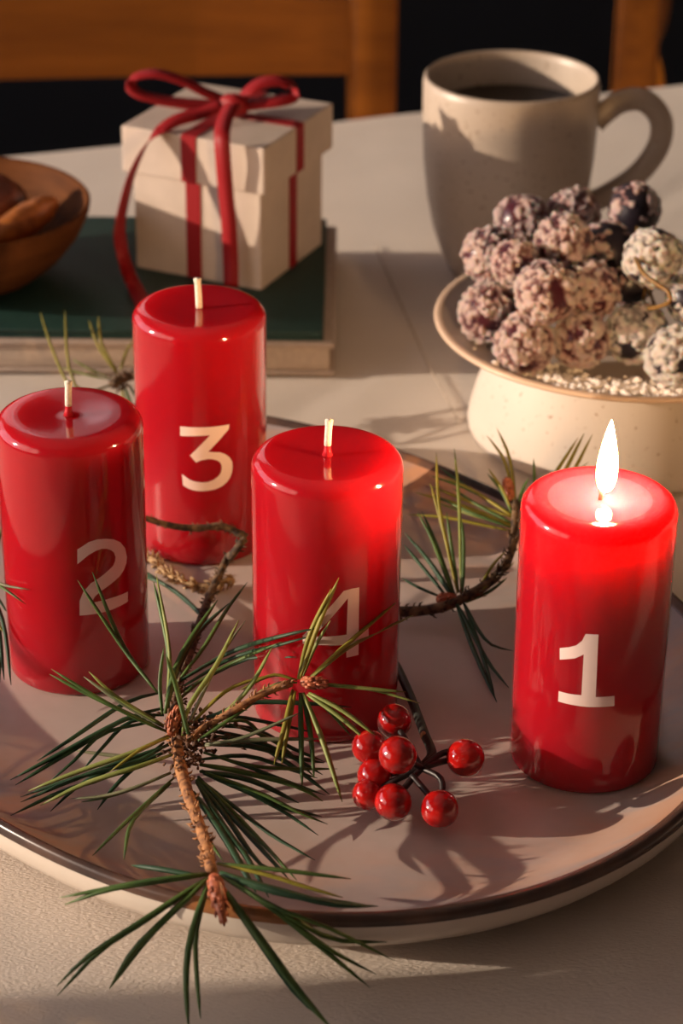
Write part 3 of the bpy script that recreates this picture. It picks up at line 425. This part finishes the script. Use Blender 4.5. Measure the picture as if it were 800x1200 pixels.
# ------------------------------------------------------------------ oval plate
PC = Vector((-0.044, 0.912))
def plate_r(a):
    c = PLATE_RADIUS; return c[0] + sum(c[2 * n - 1] * math.cos(n * a) + c[2 * n] * math.sin(n * a) for n in range(1, 6))
FL = 0.010; RIMZ = 0.028
def plate_floor(t): return FL if t < 0.84 else FL + (RIMZ - FL) * ((t - 0.84) / 0.145) ** 1.5
def plate_sheet(prof, seg=180):
    V, F = [], []
    for t, z in prof:
        for k in range(seg):
            a = 2 * PI * k / seg; r = plate_r(a) * t if t > 0.3 else plate_r(a) * t
            V.append(Vector((PC.x + r * math.cos(a), PC.y + r * math.sin(a), z)))
    for i in range(len(prof) - 1):
        for k in range(seg):
            k2 = (k + 1) % seg; F.append((i * seg + k, i * seg + k2, (i + 1) * seg + k2, (i + 1) * seg + k))
    return V, F
plate = thing('oval_plate', 'large oval cream glazed plate with dark rim under the red candles', 'plate', (PC.x, PC.y, 0))
prof = [(0.001, FL)] + [(t, plate_floor(t)) for t in np.linspace(0.08, 0.973, 46)]
g = plate_sheet(prof); o = add('glazed_well', g, MAT['glaze'], plate)
at_ = o.data.attributes.new('radial', 'FLOAT', 'POINT'); at_.data.foreach_set('value', [t * (1 + 0.16 * math.cos(2 * PI * k / 180 - 2.5)) for t, z in prof for k in range(180)])
add('dark_rim', plate_sheet([(0.972, plate_floor(0.972) + 0.0001), (0.981, RIMZ - 0.0004), (0.988, RIMZ + 0.0003), (0.995, RIMZ + 0.0002), (1.0, RIMZ - 0.0010), (1.002, RIMZ - 0.0030), (1.001, RIMZ - 0.0042)]), MAT['rim'], plate, label='dark brown glazed rim')
add('outer_wall', plate_sheet([(1.001, RIMZ - 0.0042), (0.998, 0.0205), (0.986, 0.0150), (0.963, 0.0095), (0.93, 0.0055), (0.88, 0.0032), (0.81, 0.0026), (0.805, 0.0004), (0.77, 0.0004), (0.765, 0.004), (0.2, 0.0045), (0.001, 0.0045)]), MAT['plate_outer'], plate)

# ------------------------------------------------------------------ candles
CH = 0.1169
CAND = {1: (0.0984, 0.8333), 2: (-0.1111, 0.9021), 3: (-0.0646, 1.0160), 4: (-0.0058, 0.8678)}
def wax_r(z): return 0.0297 + 0.0004 * z / CH
def candle(num, label, lit=False, wick=(0, 0, 0), waxed=True):
    x, y = CAND[num]; zb = FL + 0.0002
    t = thing('pillar_candle', label, 'candle', (x, y, zb))
    R = wax_r(CH); rf = 0.0062
    prof = [(0, 0.0)] + [(0.026, 0)] + [(wax_r(0) - 0.0022 + 0.0022 * math.sin(a), 0.0022 - 0.0022 * math.cos(a)) for a in np.linspace(0.3, PI / 2, 4)]
    prof += [(wax_r(z), z) for z in np.linspace(0.004, CH - rf - 0.001, 14)]
    prof += [(R - rf + rf * math.cos(a), CH - rf + rf * math.sin(a)) for a in np.linspace(0, PI / 2 - 0.05, 10)]
    if lit: prof += [(0.0225, CH - 0.0002), (0.020, CH - 0.0010), (0.012, CH - 0.0014), (0.006, CH - 0.0016), (0, CH - 0.0016)]
    else: prof += [(0.020, CH - 0.0002), (0.012, CH - 0.0007), (0.006, CH - 0.0012), (0.0025, CH - 0.0012), (0, CH - 0.0008)]
    body = add('wax_body', lathe(prof, 96), MAT['wax'], t, world=False)
    if lit:                              # the molten pool is the wet middle of the top
        body.data.materials.append(MAT['melt'])
        for f in body.data.polygons:
            if f.center.z > CH - 0.004 and math.hypot(f.center.x, f.center.y) < 0.0200: f.material_index = 1
    # numeral, printed on the wax
    bm = bmesh.new()
    for poly in NUMERALS[num]:
        bm.faces.new([bm.verts.new((a * 0.03, z, 0)) for a, z in poly])
    bmesh.ops.triangulate(bm, faces=list(bm.faces), ngon_method='EAR_CLIP')
    for _ in range(3):
        es = [e for e in bm.edges if e.calc_length() > 0.0025]
        if es: bmesh.ops.subdivide_edges(bm, edges=es, cuts=1); bmesh.ops.triangulate(bm, faces=list(bm.faces))
    for v in bm.verts:
        a = v.co.x / 0.03; z = v.co.y - zb; r = wax_r(z) + 0.00018; v.co = Vector((r * math.cos(a), r * math.sin(a), z))
    bmesh.ops.recalc_face_normals(bm, faces=list(bm.faces)); bm.verts.index_update()
    g = ([v.co.copy() for v in bm.verts], [tuple(v.index for v in f.verts) for f in bm.faces]); bm.free()
    add('numeral', g, MAT['numeral_print'], t, world=False, label='pale pink printed numeral %d' % num)
    h0 = CH - (0.0035 if lit else 0.001); wx, wy, wh = wick
    path = spline([(0, 0, h0), (wx * 0.3, wy * 0.3, h0 + wh * 0.5), (wx, wy, h0 + wh)], 8)
    if lit:
        add('wick', tube(path, 0.0010, 8), MAT['wick_burnt'], t, world=False, label='blackened burning wick')
        fp = []
        for k in range(25):
            s = k / 24; r = 0.0044 * (math.sin(PI * min(1, s ** 0.62)) ** 0.75) * (1 - 0.18 * s)
            fp.append((max(r, 0) if 0 < k < 24 else 0, s * 0.0305))
        V, F = lathe(fp, 24); V = [v + Vector((path[-1].x + 0.0008 + 0.0007 * (v.z / 0.03), path[-1].y, path[-1].z - 0.0026)) for v in V]
        z0 = path[-1].z - 0.0026
        o = add('flame', (V, F), MAT['flame'], t, world=False, label='bright yellow white candle flame')
        a_ = o.data.attributes.new('height', 'FLOAT', 'POINT'); a_.data.foreach_set('value', [(v.z - z0) / 0.0305 for v in V])
    else:
        if waxed:
            k = 4
            w = add('wick', tube(path[2:], [0.0014] * (len(path) - 3) + [0.0017], 8), MAT['wick_cotton'], t, world=False)
            add('waxed_base', tube(path[:4], [0.0022, 0.0015, 0.0013, 0.0012], 8), MAT['wick_waxed'], w, world=False)
        else: add('wick', tube(path, [0.0015] * 7 + [0.0018], 8), MAT['wick_cotton'], t, world=False)
    return t
candle(1, 'lit red pillar candle printed with the numeral 1, flame burning on top', True, (0.0010, 0.0005, 0.0072))
candle(2, 'unlit red pillar candle printed with the numeral 2, leftmost on the plate', False, (0.0004, 0.001, 0.0145))
candle(3, 'unlit red pillar candle printed with the numeral 3, farthest back by the gift box', False, (-0.0006, 0.001, 0.0135), False)
candle(4, 'unlit red pillar candle printed with the numeral 4, in the middle behind the pine sprig', False, (0.0006, 0.001, 0.0148))

# ------------------------------------------------------------------ pine sprigs
def needle_geo(pts, w):
    path = spline([mm(p) for p in pts], 9); r0 = 0.00078 * w
    R = [r0 * f for f in (0.55, 0.85, 1, 1.05, 1.05, 1, 0.9, 0.7, 0.12)]
    return tube(path, R, 5, 0.7, True)
def needles(data, parent):
    for s, w, pts in data: add('needle', needle_geo(pts, w), MAT['needle%d' % s], parent)
def stem_geo(pts, r0, r1, spikes=0.0, n=None, density=900):
    """tapering bumpy stem with the little leaf scars and scales standing off it"""
    P = [mm(p) for p in pts]; L = sum((b - a).length for a, b in zip(P, P[1:])); n = n or max(10, int(L / 0.0035))
    path = spline(P, n); R = [(r0 + (r1 - r0) * i / (n - 1)) * (1 + 0.22 * noise.noise(Vector((i * 0.9, r0 * 9000, 1)))) for i in range(n)]
    gs = [tube(path, R, 8)]
    if spikes:
        T, N, B = frames(path)
        for k in range(int(L * density)):
            i = random.randrange(n - 1); f = random.random(); p = path[i].lerp(path[i + 1], f); a = random.random() * 2 * PI
            d = N[i] * math.sin(a) + B[i] * math.cos(a); s = spikes * random.uniform(0.6, 1.3)
            q = p + d * R[i] * 0.7
            gs.append(tube([q, q + d * (R[i] * 0.55 + s * 0.35) + T[i] * s * 0.3, q + d * (R[i] * 0.5 + s * 0.8) + T[i] * s], [s * 0.32, s * 0.24, s * 0.04], 4))
    return join(*gs)
def bud_geo(pts, r):
    path = spline([mm(p) for p in pts], 11)
    R = [r * f for f in (0.55, 0.8, 0.95, 1, 0.98, 0.92, 0.82, 0.68, 0.5, 0.3, 0.06)]
    gs = [tube(path, R, 10)]; T, N, B = frames(path)
    for k in range(46):
        i = random.randrange(1, 9); a = random.random() * 2 * PI; d = N[i] * math.sin(a) + B[i] * math.cos(a); q = path[i] + d * R[i] * 0.85
        gs.append(tube([q, q + d * 0.0005 + T[i] * 0.0012, q + d * 0.0007 + T[i] * 0.0024], [0.0007, 0.0006, 0.0001], 4))
    return join(*gs)
def bracts(center, spread, n, parent):
    gs = []; c = mm(center)
    for k in range(n):
        p = c + Vector((random.gauss(0, spread[0]), random.gauss(0, spread[1]), random.gauss(0, spread[2])))
        d = Vector((random.gauss(0, 1), random.gauss(0, 1), random.gauss(0, 0.7) + 0.3)).normalized(); s = random.uniform(0.0014, 0.0032)
        gs.append(tube([p, p + d * s * 0.6, p + d * s + Vector((0, 0, -0.0004))], [s * 0.28, s * 0.34, s * 0.06], 5, 0.45))
    add('dry_bracts', join(*gs), MAT['bract'], parent, kind='stuff')

sp = thing('pine_sprig', 'large branching pine sprig across the front of the plate, hanging over its rim', 'pine sprig', (-0.06, 0.80, FL))
MAIN = STEMS['A_main']
add('stem', stem_geo(MAIN[:7], 0.0021, 0.0026, 0.0017), MAT['bark_orange'], sp)
add('stem', stem_geo(MAIN[6:] + STEMS['A_fork'][1:], 0.0020, 0.0019, 0.0014), MAT['bark_dark'], sp, label='dark older wood towards the back')
add('stem', stem_geo(STEMS['A_side'], 0.0013, 0.0016, 0.0015), MAT['bark_orange'], sp)
add('twig', stem_geo(STEMS['A_dead'], 0.0018, 0.0013, 0.0010), MAT['bark_dark'], sp, label='bare dark twig in front of candle 3')
add('twig', stem_geo(STEMS['A_cone'], 0.0012, 0.0014, 0.0026, density=1800), MAT['shoot'], sp, label='tan scaly bare shoot')
for k in ('A_dark1', 'A_dark2'): add('twig', tube(spline([mm(p) for p in STEMS[k]], 10), 0.0009, 6), MAT['needle0'], sp)
add('bud', bud_geo(BUDS['A_top'], 0.0024), MAT['bud'], sp); add('bud', bud_geo(BUDS['A_side'], 0.0024), MAT['bud'], sp); add('bud', bud_geo(BUDS['A_end'], 0.0030), MAT['bud'], sp)
bracts([-59, 805, 31], (0.0035, 0.010, 0.0028), 220, sp)
bracts([-53, 812, 31], (0.0050, 0.006, 0.0025), 110, sp)
bracts([-65, 832, 31], (0.0022, 0.006, 0.0030), 70, sp)
needles(NEEDLES_FRONT, sp)

sp = thing('pine_sprig', 'pine sprig curving upward between candle 4 and the lit candle', 'pine sprig', (0.05, 0.94, FL))
add('stem', stem_geo(STEMS['B'], 0.0026, 0.0017, 0.0017), MAT['bark_dark'], sp)
add('stem', stem_geo(STEMS['B_side'], 0.0014, 0.0012, 0.0012), MAT['bark_dark'], sp)
add('bud', bud_geo(BUDS['B'], 0.0024), MAT['bud'], sp); add('bud', bud_geo(BUDS['B2'], 0.0026), MAT['bud'], sp)
needles(NEEDLES_RIGHT, sp)
sp = thing('pine_sprig', 'pine sprig at the left edge of the picture beside candle 2', 'pine sprig', (-0.16, 0.92, FL))
add('stem', stem_geo(STEMS['C'], 0.0020, 0.0016, 0.0013), MAT['bark_dark'], sp)
needles(NEEDLES_LEFT, sp)
sp = thing('pine_sprig', 'small pine sprig at the back behind candles 2 and 3', 'pine sprig', (-0.11, 1.15, FL))
add('stem', stem_geo(STEMS['D'], 0.0026, 0.0018, 0.0015), MAT['bark_dark'], sp)
bracts([-113, 1148, 30], (0.003, 0.004, 0.002), 60, sp)
needles(NEEDLES_BACK, sp)

# ------------------------------------------------------------------ berry pick
bp_ = thing('berry_sprig', 'sprig of shiny round red berries on dark stems in front of candle 4', 'berry sprig', (0.028, 0.80, FL))
st = add('stem', tube(spline([mm(p) for p in STEMS['berry']], 24), 0.0020, 8), MAT['berry_twig'], bp_, label='dark green black main stem')
e = mm(STEMS['berry'][4]); V, F = ico(2); add('cut_scar', ([Vector((e.x - 0.0008 + v.x * 0.0013, e.y - 0.0014 + v.y * 0.0010, e.z + 0.0008 + v.z * 0.0022)) for v in V], F), MAT['cut_wood'], st, label='pale cut scar')
for q in BERRY_STEMS: add('berry_stalk', tube(spline([mm(p) for p in q], 10), [0.0013] * 9 + [0.0010], 7), MAT['berry_wire'], bp_)
V, F = ico(3); vn = V
for x, y, z, r in BERRIES:
    c = mm((x, y, z)); add('berry', ([c + v * (r / 1000) for v in V], F), MAT['berry'], bp_)

# ------------------------------------------------------------------ pedestal dish with sugared grapes
SX, SY = 0.147, 1.1625
stand = thing('pedestal_dish', 'speckled cream stoneware pedestal dish behind the lit candle', 'cake stand', (SX, SY, 0))
add('pedestal', lathe([(0.060, 0.0004), (0.079, 0.0004), (0.0812, 0.0018), (0.0816, 0.004), (0.0806, 0.010), (0.078, 0.020), (0.0745, 0.032), (0.0705, 0.043), (0.0665, 0.0515), (0.062, 0.0525)], 96), MAT['stone_cream'], stand, world=False)
add('dish', lathe([(0, 0.0500), (0.062, 0.0510), (0.080, 0.0545), (0.0965, 0.0592), (0.0985, 0.0603), (0.0990, 0.0612), (0.0980, 0.0618), (0.096, 0.0616), (0.088, 0.0580), (0.075, 0.0555), (0.05, 0.0545), (0, 0.0540)], 96), MAT['stone_dish'], stand, world=False)
add('rim_edge', lathe([(0.0962, 0.0586), (0.1000, 0.0598), (0.1008, 0.0610), (0.1003, 0.0620), (0.0985, 0.0624), (0.0966, 0.0620)], 96), MAT['dish_edge'], stand, world=False, label='tan glazed dish edge')

def fib(n): 
    g = PI * (3 - 5 ** 0.5)
    return [Vector((math.cos(g * i) * math.sqrt(1 - (1 - 2 * (i + .5) / n) ** 2), math.sin(g * i) * math.sqrt(1 - (1 - 2 * (i + .5) / n) ** 2), 1 - 2 * (i + .5) / n)) for i in range(n)]
def crust_mesh(seed, cover, lump, name, mat):
    rnd = random.Random(seed); V, F = ico(5)
    C = [(Vector((rnd.gauss(0, 1), rnd.gauss(0, 1), rnd.gauss(0, 1))).normalized(), rnd.choice((0.05, 0.06, 0.08, 0.10, 0.14)) * rnd.uniform(0.8, 1.2), rnd.uniform(0.5, 1.3)) for k in range(850)]
    C = [c for c in C if noise.noise(c[0] * 1.5 + Vector((seed * 3.1, 0, 0))) + rnd.uniform(-0.16, 0.16) > cover]
    A = np.array([c[0] for c in C]); rad = np.array([c[1] for c in C]); am = np.array([c[2] for c in C]); X = np.array([tuple(v) for v in V])
    ang = np.arccos(np.clip(X @ A.T, -1, 1)); h = (np.sqrt(np.clip(1 - (ang / rad) ** 2, 0, 1)) * am * rad).max(1)
    base = np.array([noise.noise(Vector(v) * 1.5 + Vector((seed * 3.1, 0, 0))) for v in X]) - cover
    R = 0.90 + np.clip(base, -0.1, 0.5) * 0.08 + h * lump
    fine = np.array([noise.noise(Vector(v) * 16) for v in X]) * 0.016
    h = h + np.clip(base + 0.08, 0, 0.35) * 0.17
    V2 = [Vector(v) * (float(r) + float(f)) for v, r, f in zip(X, R, fine)]
    me = bpy.data.meshes.new(name); me.from_pydata([tuple(v) for v in V2], [], F); me.materials.append(mat)
    a = me.attributes.new('thickness', 'FLOAT', 'POINT'); a.data.foreach_set('value', [float(min(1, max(0, q) / 0.15)) for q in h]); return me
def skin_mesh(name, mat):
    V, F = ico(4); me = bpy.data.meshes.new(name); me.from_pydata([tuple(v * (0.93 + 0.02 * noise.noise(v * 2))) for v in V], [], F)
    me.polygons.foreach_set('use_smooth', [True] * len(F)); me.materials.append(mat); return me
skins = [skin_mesh('grape_red', MAT['grape0']), skin_mesh('grape_black', MAT['grape1'])]
crusts = {0: [crust_mesh(s, -0.40, 1.0, 'sugar_crust', MAT['sugar0']) for s in (1, 2, 3, 4)], 1: [crust_mesh(s, -0.40, 0.7, 'sugar_crust', MAT['sugar1']) for s in (5, 6, 7)]}
bare = crust_mesh(9, 0.16, 0.6, 'sugar_crust', MAT['sugar0'])
bunch = [thing('grape_bunch', 'bunch of sugar-crusted reddish purple grapes on the left of the pedestal dish', 'grapes', (0.115, 1.165, 0.056)),
         thing('grape_bunch', 'bunch of black grapes with white sugar and a yellow stem, right of dish', 'grapes', (0.175, 1.160, 0.056))]
for i, (nm, x, y, z, r, kd) in enumerate(GRAPES):
    g = bpy.data.objects.new('grape', skins[kd]); COL.objects.link(g); g.parent = bunch[kd]
    g.location = mm((x, y, z)) - Vector(bunch[kd].location); s = r / 1000; g.scale = (s, s, s * (1.12 if nm in 'kl' else 1.0))
    g.rotation_euler = (i * 1.3, i * 0.7, i * 2.1)
    me = bare if nm in 'klq' else crusts[kd][i % len(crusts[kd])]
    c = bpy.data.objects.new('sugar_crust', me); COL.objects.link(c); c.parent = g; c['kind'] = 'stuff'
add('stem', tube(spline([mm(p) for p in GRAPE_STEM], 30), 0.0011, 8), MAT['grape_stem'], bunch[1], label='curved yellow brown stem')
# hidden stems that tie each bunch together
for kd in (0, 1):
    cs = [mm(g[1:4]) for g in GRAPES if g[5] == kd]; c = sum(cs, Vector()) / len(cs)
    add('stalk', join(*[tube([c, c.lerp(q, 0.75)], 0.0009, 6) for q in cs]), MAT['grape_stem'], bunch[kd])
gs = []; rnd = random.Random(4)
for k in range(900):
    a = rnd.uniform(-2.3, -0.2) if rnd.random() < 0.85 else rnd.uniform(0, 2 * PI); rr = min(0.0935, rnd.gauss(0.080, 0.009)); s = abs(rnd.gauss(0.0006, 0.0005)) + 0.0004
    zz = 0.0548 + max(0, rr - 0.052) * 0.032 + max(0, rr - 0.075) * 0.16 + s * 0.8
    x, y = SX + rr * math.cos(a), SY + rr * math.sin(a)
    V, F = ico(1); gs.append(([Vector((x + v.x * s * 1.2, y + v.y * s, zz + v.z * s)) for v in V], F))
sug = add('loose_sugar', join(*gs), MAT['sugar_grain'], None, False, kind='stuff'); sug['label'] = 'loose white sugar grains scattered along the front of the pedestal dish'; sug['category'] = 'sugar'

# ------------------------------------------------------------------ mug
MX, MY = 0.096, 1.380
mug = thing('coffee_mug', 'large speckled beige stoneware mug of black coffee at the back', 'mug', (MX, MY, 0))
add('body', lathe([(0, 0.002), (0.026, 0.002), (0.028, 0.0004), (0.031, 0.0004), (0.0335, 0.003), (0.0385, 0.014), (0.0435, 0.029), (0.0475, 0.048), (0.050, 0.070), (0.0512, 0.095), (0.0514, 0.1165), (0.0508, 0.1200), (0.0496, 0.1212), (0.0484, 0.1200), (0.0478, 0.1165), (0.0472, 0.095), (0.0460, 0.070), (0.043, 0.045), (0.036, 0.020), (0.020, 0.008), (0, 0.007)], 96), MAT['stone_mug'], mug, world=False)
hp = spline([(0.0495, 0, 0.094), (0.064, 0.001, 0.1055), (0.078, 0.002, 0.106), (0.0885, 0.003, 0.094), (0.0880, 0.003, 0.078), (0.0760, 0.002, 0.060), (0.056, 0.0, 0.0465), (0.0455, 0, 0.042)], 40)
add('handle', tube(hp, [0.0062] + [0.0055] * 38 + [0.0062], 14, 1.25), MAT['stone_mug'], mug, world=False)
add('coffee', lathe([(0, 0.1005), (0.030, 0.1005), (0.0473, 0.1006)], 64), MAT['coffee'], mug, world=False)

# ------------------------------------------------------------------ books, bowl, gift box
bk = thing('beige_book', 'thick beige book lying flat on the cloth beneath the green book', 'book', (-0.15, 1.31, 0))
add('page_block', rbox((-0.288, 1.2235, 0.0028), (-0.0075, 1.396, 0.0166), 0.001), MAT['beige_pages'], bk)
add('cover', join(rbox((-0.292, 1.2212, 0.0004), (-0.0047, 1.400, 0.0029), 0.001), rbox((-0.292, 1.2212, 0.0165), (-0.0047, 1.400, 0.0196), 0.0012), rbox((-0.294, 1.2212, 0.0004), (-0.2885, 1.400, 0.0196), 0.002)), MAT['beige_cover'], bk)
gb = thing('green_book', 'thin dark green clothbound book lying under gift box and wooden bowl', 'book', (-0.15, 1.31, 0.0197))
add('cover', join(rbox((-0.290, 1.2245, 0.0197), (-0.0108, 1.398, 0.0212), 0.0006), rbox((-0.290, 1.2245, 0.0234), (-0.0108, 1.398, 0.0250), 0.0007), rbox((-0.291, 1.2245, 0.0197), (-0.2875, 1.398, 0.0250), 0.001)), MAT['green_cloth'], gb)
add('page_block', rbox((-0.2880, 1.2260, 0.0212), (-0.0125, 1.3965, 0.0234)), MAT['green_pages'], gb, False)

BZ = 0.0252; BX, BY = -0.2185, 1.296
bowl = thing('wooden_bowl', 'small round brown wooden bowl of dried dates on the green book', 'bowl', (BX, BY, BZ))
add('bowl_body', lathe([(0, 0.0), (0.032, 0.0), (0.046, 0.005), (0.060, 0.016), (0.070, 0.029), (0.0755, 0.041), (0.0762, 0.0455), (0.0750, 0.0468), (0.0735, 0.0455), (0.072, 0.040), (0.066, 0.028), (0.056, 0.016), (0.042, 0.007), (0.030, 0.0042), (0, 0.004)], 80), MAT['bowl_wood'], bowl, world=False)
def date(label, loc, length, rad, rot, mat, seed):
    V, F = ico(4); out = []
    for v in V:
        w = 1 + 0.10 * noise.noise(v * 3 + Vector((seed, 0, 0))) + 0.05 * noise.noise(v * 9 + Vector((seed, 0, 0)))
        out.append(Vector((v.x * length / 2, v.y * rad * w, v.z * rad * w)))
    o = add('dried_date', (out, F), mat); o.location = loc; o.rotation_euler = rot; tag(o, label, 'dried fruit', 'dried dates in the wooden bowl'); return o
date('plump reddish brown dried date at the back of the wooden bowl', (-0.203, 1.312, 0.0620), 0.050, 0.0185, (0, 0.05, 0.3), MAT['date_dark'], 1)
date('slim amber dried date leaning against the right wall of the wooden bowl', (-0.1790, 1.290, 0.0620), 0.056, 0.0092, (0, -0.15, 0.95), MAT['date_amber'], 4)
date('amber dried date at the front left of the wooden bowl', (-0.2110, 1.268, 0.0600), 0.046, 0.0120, (0, 0.1, 1.9), MAT['date_amber'], 8)
date('dark dried date lying lowest in the middle of the wooden bowl', (-0.197, 1.287, 0.0415), 0.038, 0.0095, (0, 0, 0.2), MAT['date_dark'], 12)

GA = math.radians(-24.5); GC = Vector((-0.0662, 1.3350, 0.0252))
gift = thing('gift_box', 'square off-white lidded gift box tied with a red satin bow', 'gift box', GC, GA)
add('box_body', rbox((-0.0400, -0.0400, 0), (0.0400, 0.0400, 0.080), 0.0008), MAT['box_paper'], gift, False, world=False)
add('lid', rbox((-0.0446, -0.0446, 0.0585), (0.0446, 0.0446, 0.0855), 0.0012), MAT['box_paper'], gift, False, world=False)
bandw = 0.0092
def band(axis):
    a, l = 0.0405, 0.0450; pts = [(-a, 0.0005), (-a, 0.03), (-a, 0.0570), (-l, 0.0590), (-l, 0.072), (-l, 0.0850), (-l + 0.001, 0.0860), (-0.02, 0.0861), (0.02, 0.0861), (l - 0.001, 0.0860), (l, 0.0850), (l, 0.072), (l, 0.0590), (a, 0.0570), (a, 0.03), (a, 0.0005)]
    if axis == 'y': return ribbon([Vector((-0.002, p, z)) for p, z in pts], Vector((1, 0, 0)), bandw)
    return ribbon([Vector((p, 0.0, z)) for p, z in pts], Vector((0, 1, 0)), bandw)
add('ribbon_band', band('y'), MAT['ribbon'], gift, False, world=False)
add('ribbon_band', band('x'), MAT['ribbon'], gift, False, world=False)
def bow(key, wd, width, n=40):
    """bow pieces are measured in the room and brought into the box's frame"""
    inv = (Matrix.Translation(GC) @ Matrix.Rotation(GA, 4, 'Z')).inverted()
    path = [inv @ p for p in spline([mm(p) for p in BOW[key]], n)]
    rot = Matrix.Rotation(-GA, 3, 'Z')
    w = [rot @ Vector(v) for v in wd(n)] if callable(wd) else rot @ Vector(wd)
    return ribbon(path, w, width)
add('bow_loop', bow('loop_left', (0.15, 1, 0.35), 0.0085), MAT['ribbon'], gift, world=False)
add('bow_loop', bow('loop_right', (-0.1, 1, 0.4), 0.0100), MAT['ribbon'], gift, world=False)
add('bow_tail', bow('tail', lambda n: [Vector((0.25, 1, 0.5)).lerp(Vector((1, 0.9, 0.1)), i / (n - 1)) for i in range(n)], 0.0085), MAT['ribbon'], gift, world=False)
add('bow_tail', bow('tail_front', lambda n: [(1, -0.3, 0) for i in range(n)], 0.0090), MAT['ribbon'], gift, world=False)
inv = (Matrix.Translation(GC) @ Matrix.Rotation(GA, 4, 'Z')).inverted()
V, F = ico(3); kc = inv @ Vector((-0.0630, 1.328, 0.1185))
add('knot', ([kc + Vector((v.x * 0.0090, v.y * 0.0066, v.z * 0.0064)) * (1 + 0.15 * noise.noise(v * 3)) for v in V], F), MAT['ribbon'], gift, world=False)

# ------------------------------------------------------------------ chairs
def chair(label, loc, rz):
    """ladder-back chair; local x across, the seat reaches towards -y, origin under the back posts' middle"""
    t = thing('ladder_back_chair', label, 'chair', loc, rz); mt = MAT['chair_wood']; w = 0.2085
    for s in (-1, 1):
        add('back_post', rbox((s * w - 0.018, -0.017, 0), (s * w + 0.018, 0.017, 1.06), 0.007, 3), mt, t, world=False)
        add('leg', rbox((s * 0.20 - 0.018, -0.42, 0), (s * 0.20 + 0.018, -0.385, 0.44), 0.006, 3), mt, t, world=False)
        add('stretcher', rbox((s * 0.202 - 0.010, -0.39, 0.18), (s * 0.202 + 0.010, -0.015, 0.205), 0.004), mt, t, world=False)
    for z0, hgt in ((0.725, 0.056), (0.855, 0.056), (0.985, 0.062), (0.585, 0.05)):
        V, F = [], []; n = 24
        for i in range(n + 1):
            x = -w + 0.012 + (2 * w - 0.024) * i / n; u = x / w; yb = 0.020 * (1 - u * u); e = 0.004 * (1 - u * u)
            for dy, z in ((-0.008, z0 - e), (0.008, z0 - e), (0.008, z0 + hgt + e), (-0.008, z0 + hgt + e)): V.append(Vector((x, yb + dy, z)))
        for i in range(n):
            for k in range(4): F.append((i * 4 + k, i * 4 + (k + 1) % 4, i * 4 + 4 + (k + 1) % 4, i * 4 + 4 + k))
        F += [(3, 2, 1, 0), tuple(n * 4 + k for k in range(4))]
        o = add('slat', (V, F), mt, t, False, world=False)
    add('seat', rbox((-0.225, -0.43, 0.44), (0.225, 0.02, 0.465), 0.008, 3), mt, t, world=False)
    return t
chair('orange brown wooden ladder-back chair behind the gift box at the table edge', (-0.188, 1.800, FLOOR), math.radians(6))
chair('second wooden ladder-back chair behind the mug, turned sideways', (0.247, 2.057, FLOOR), math.radians(263.6))
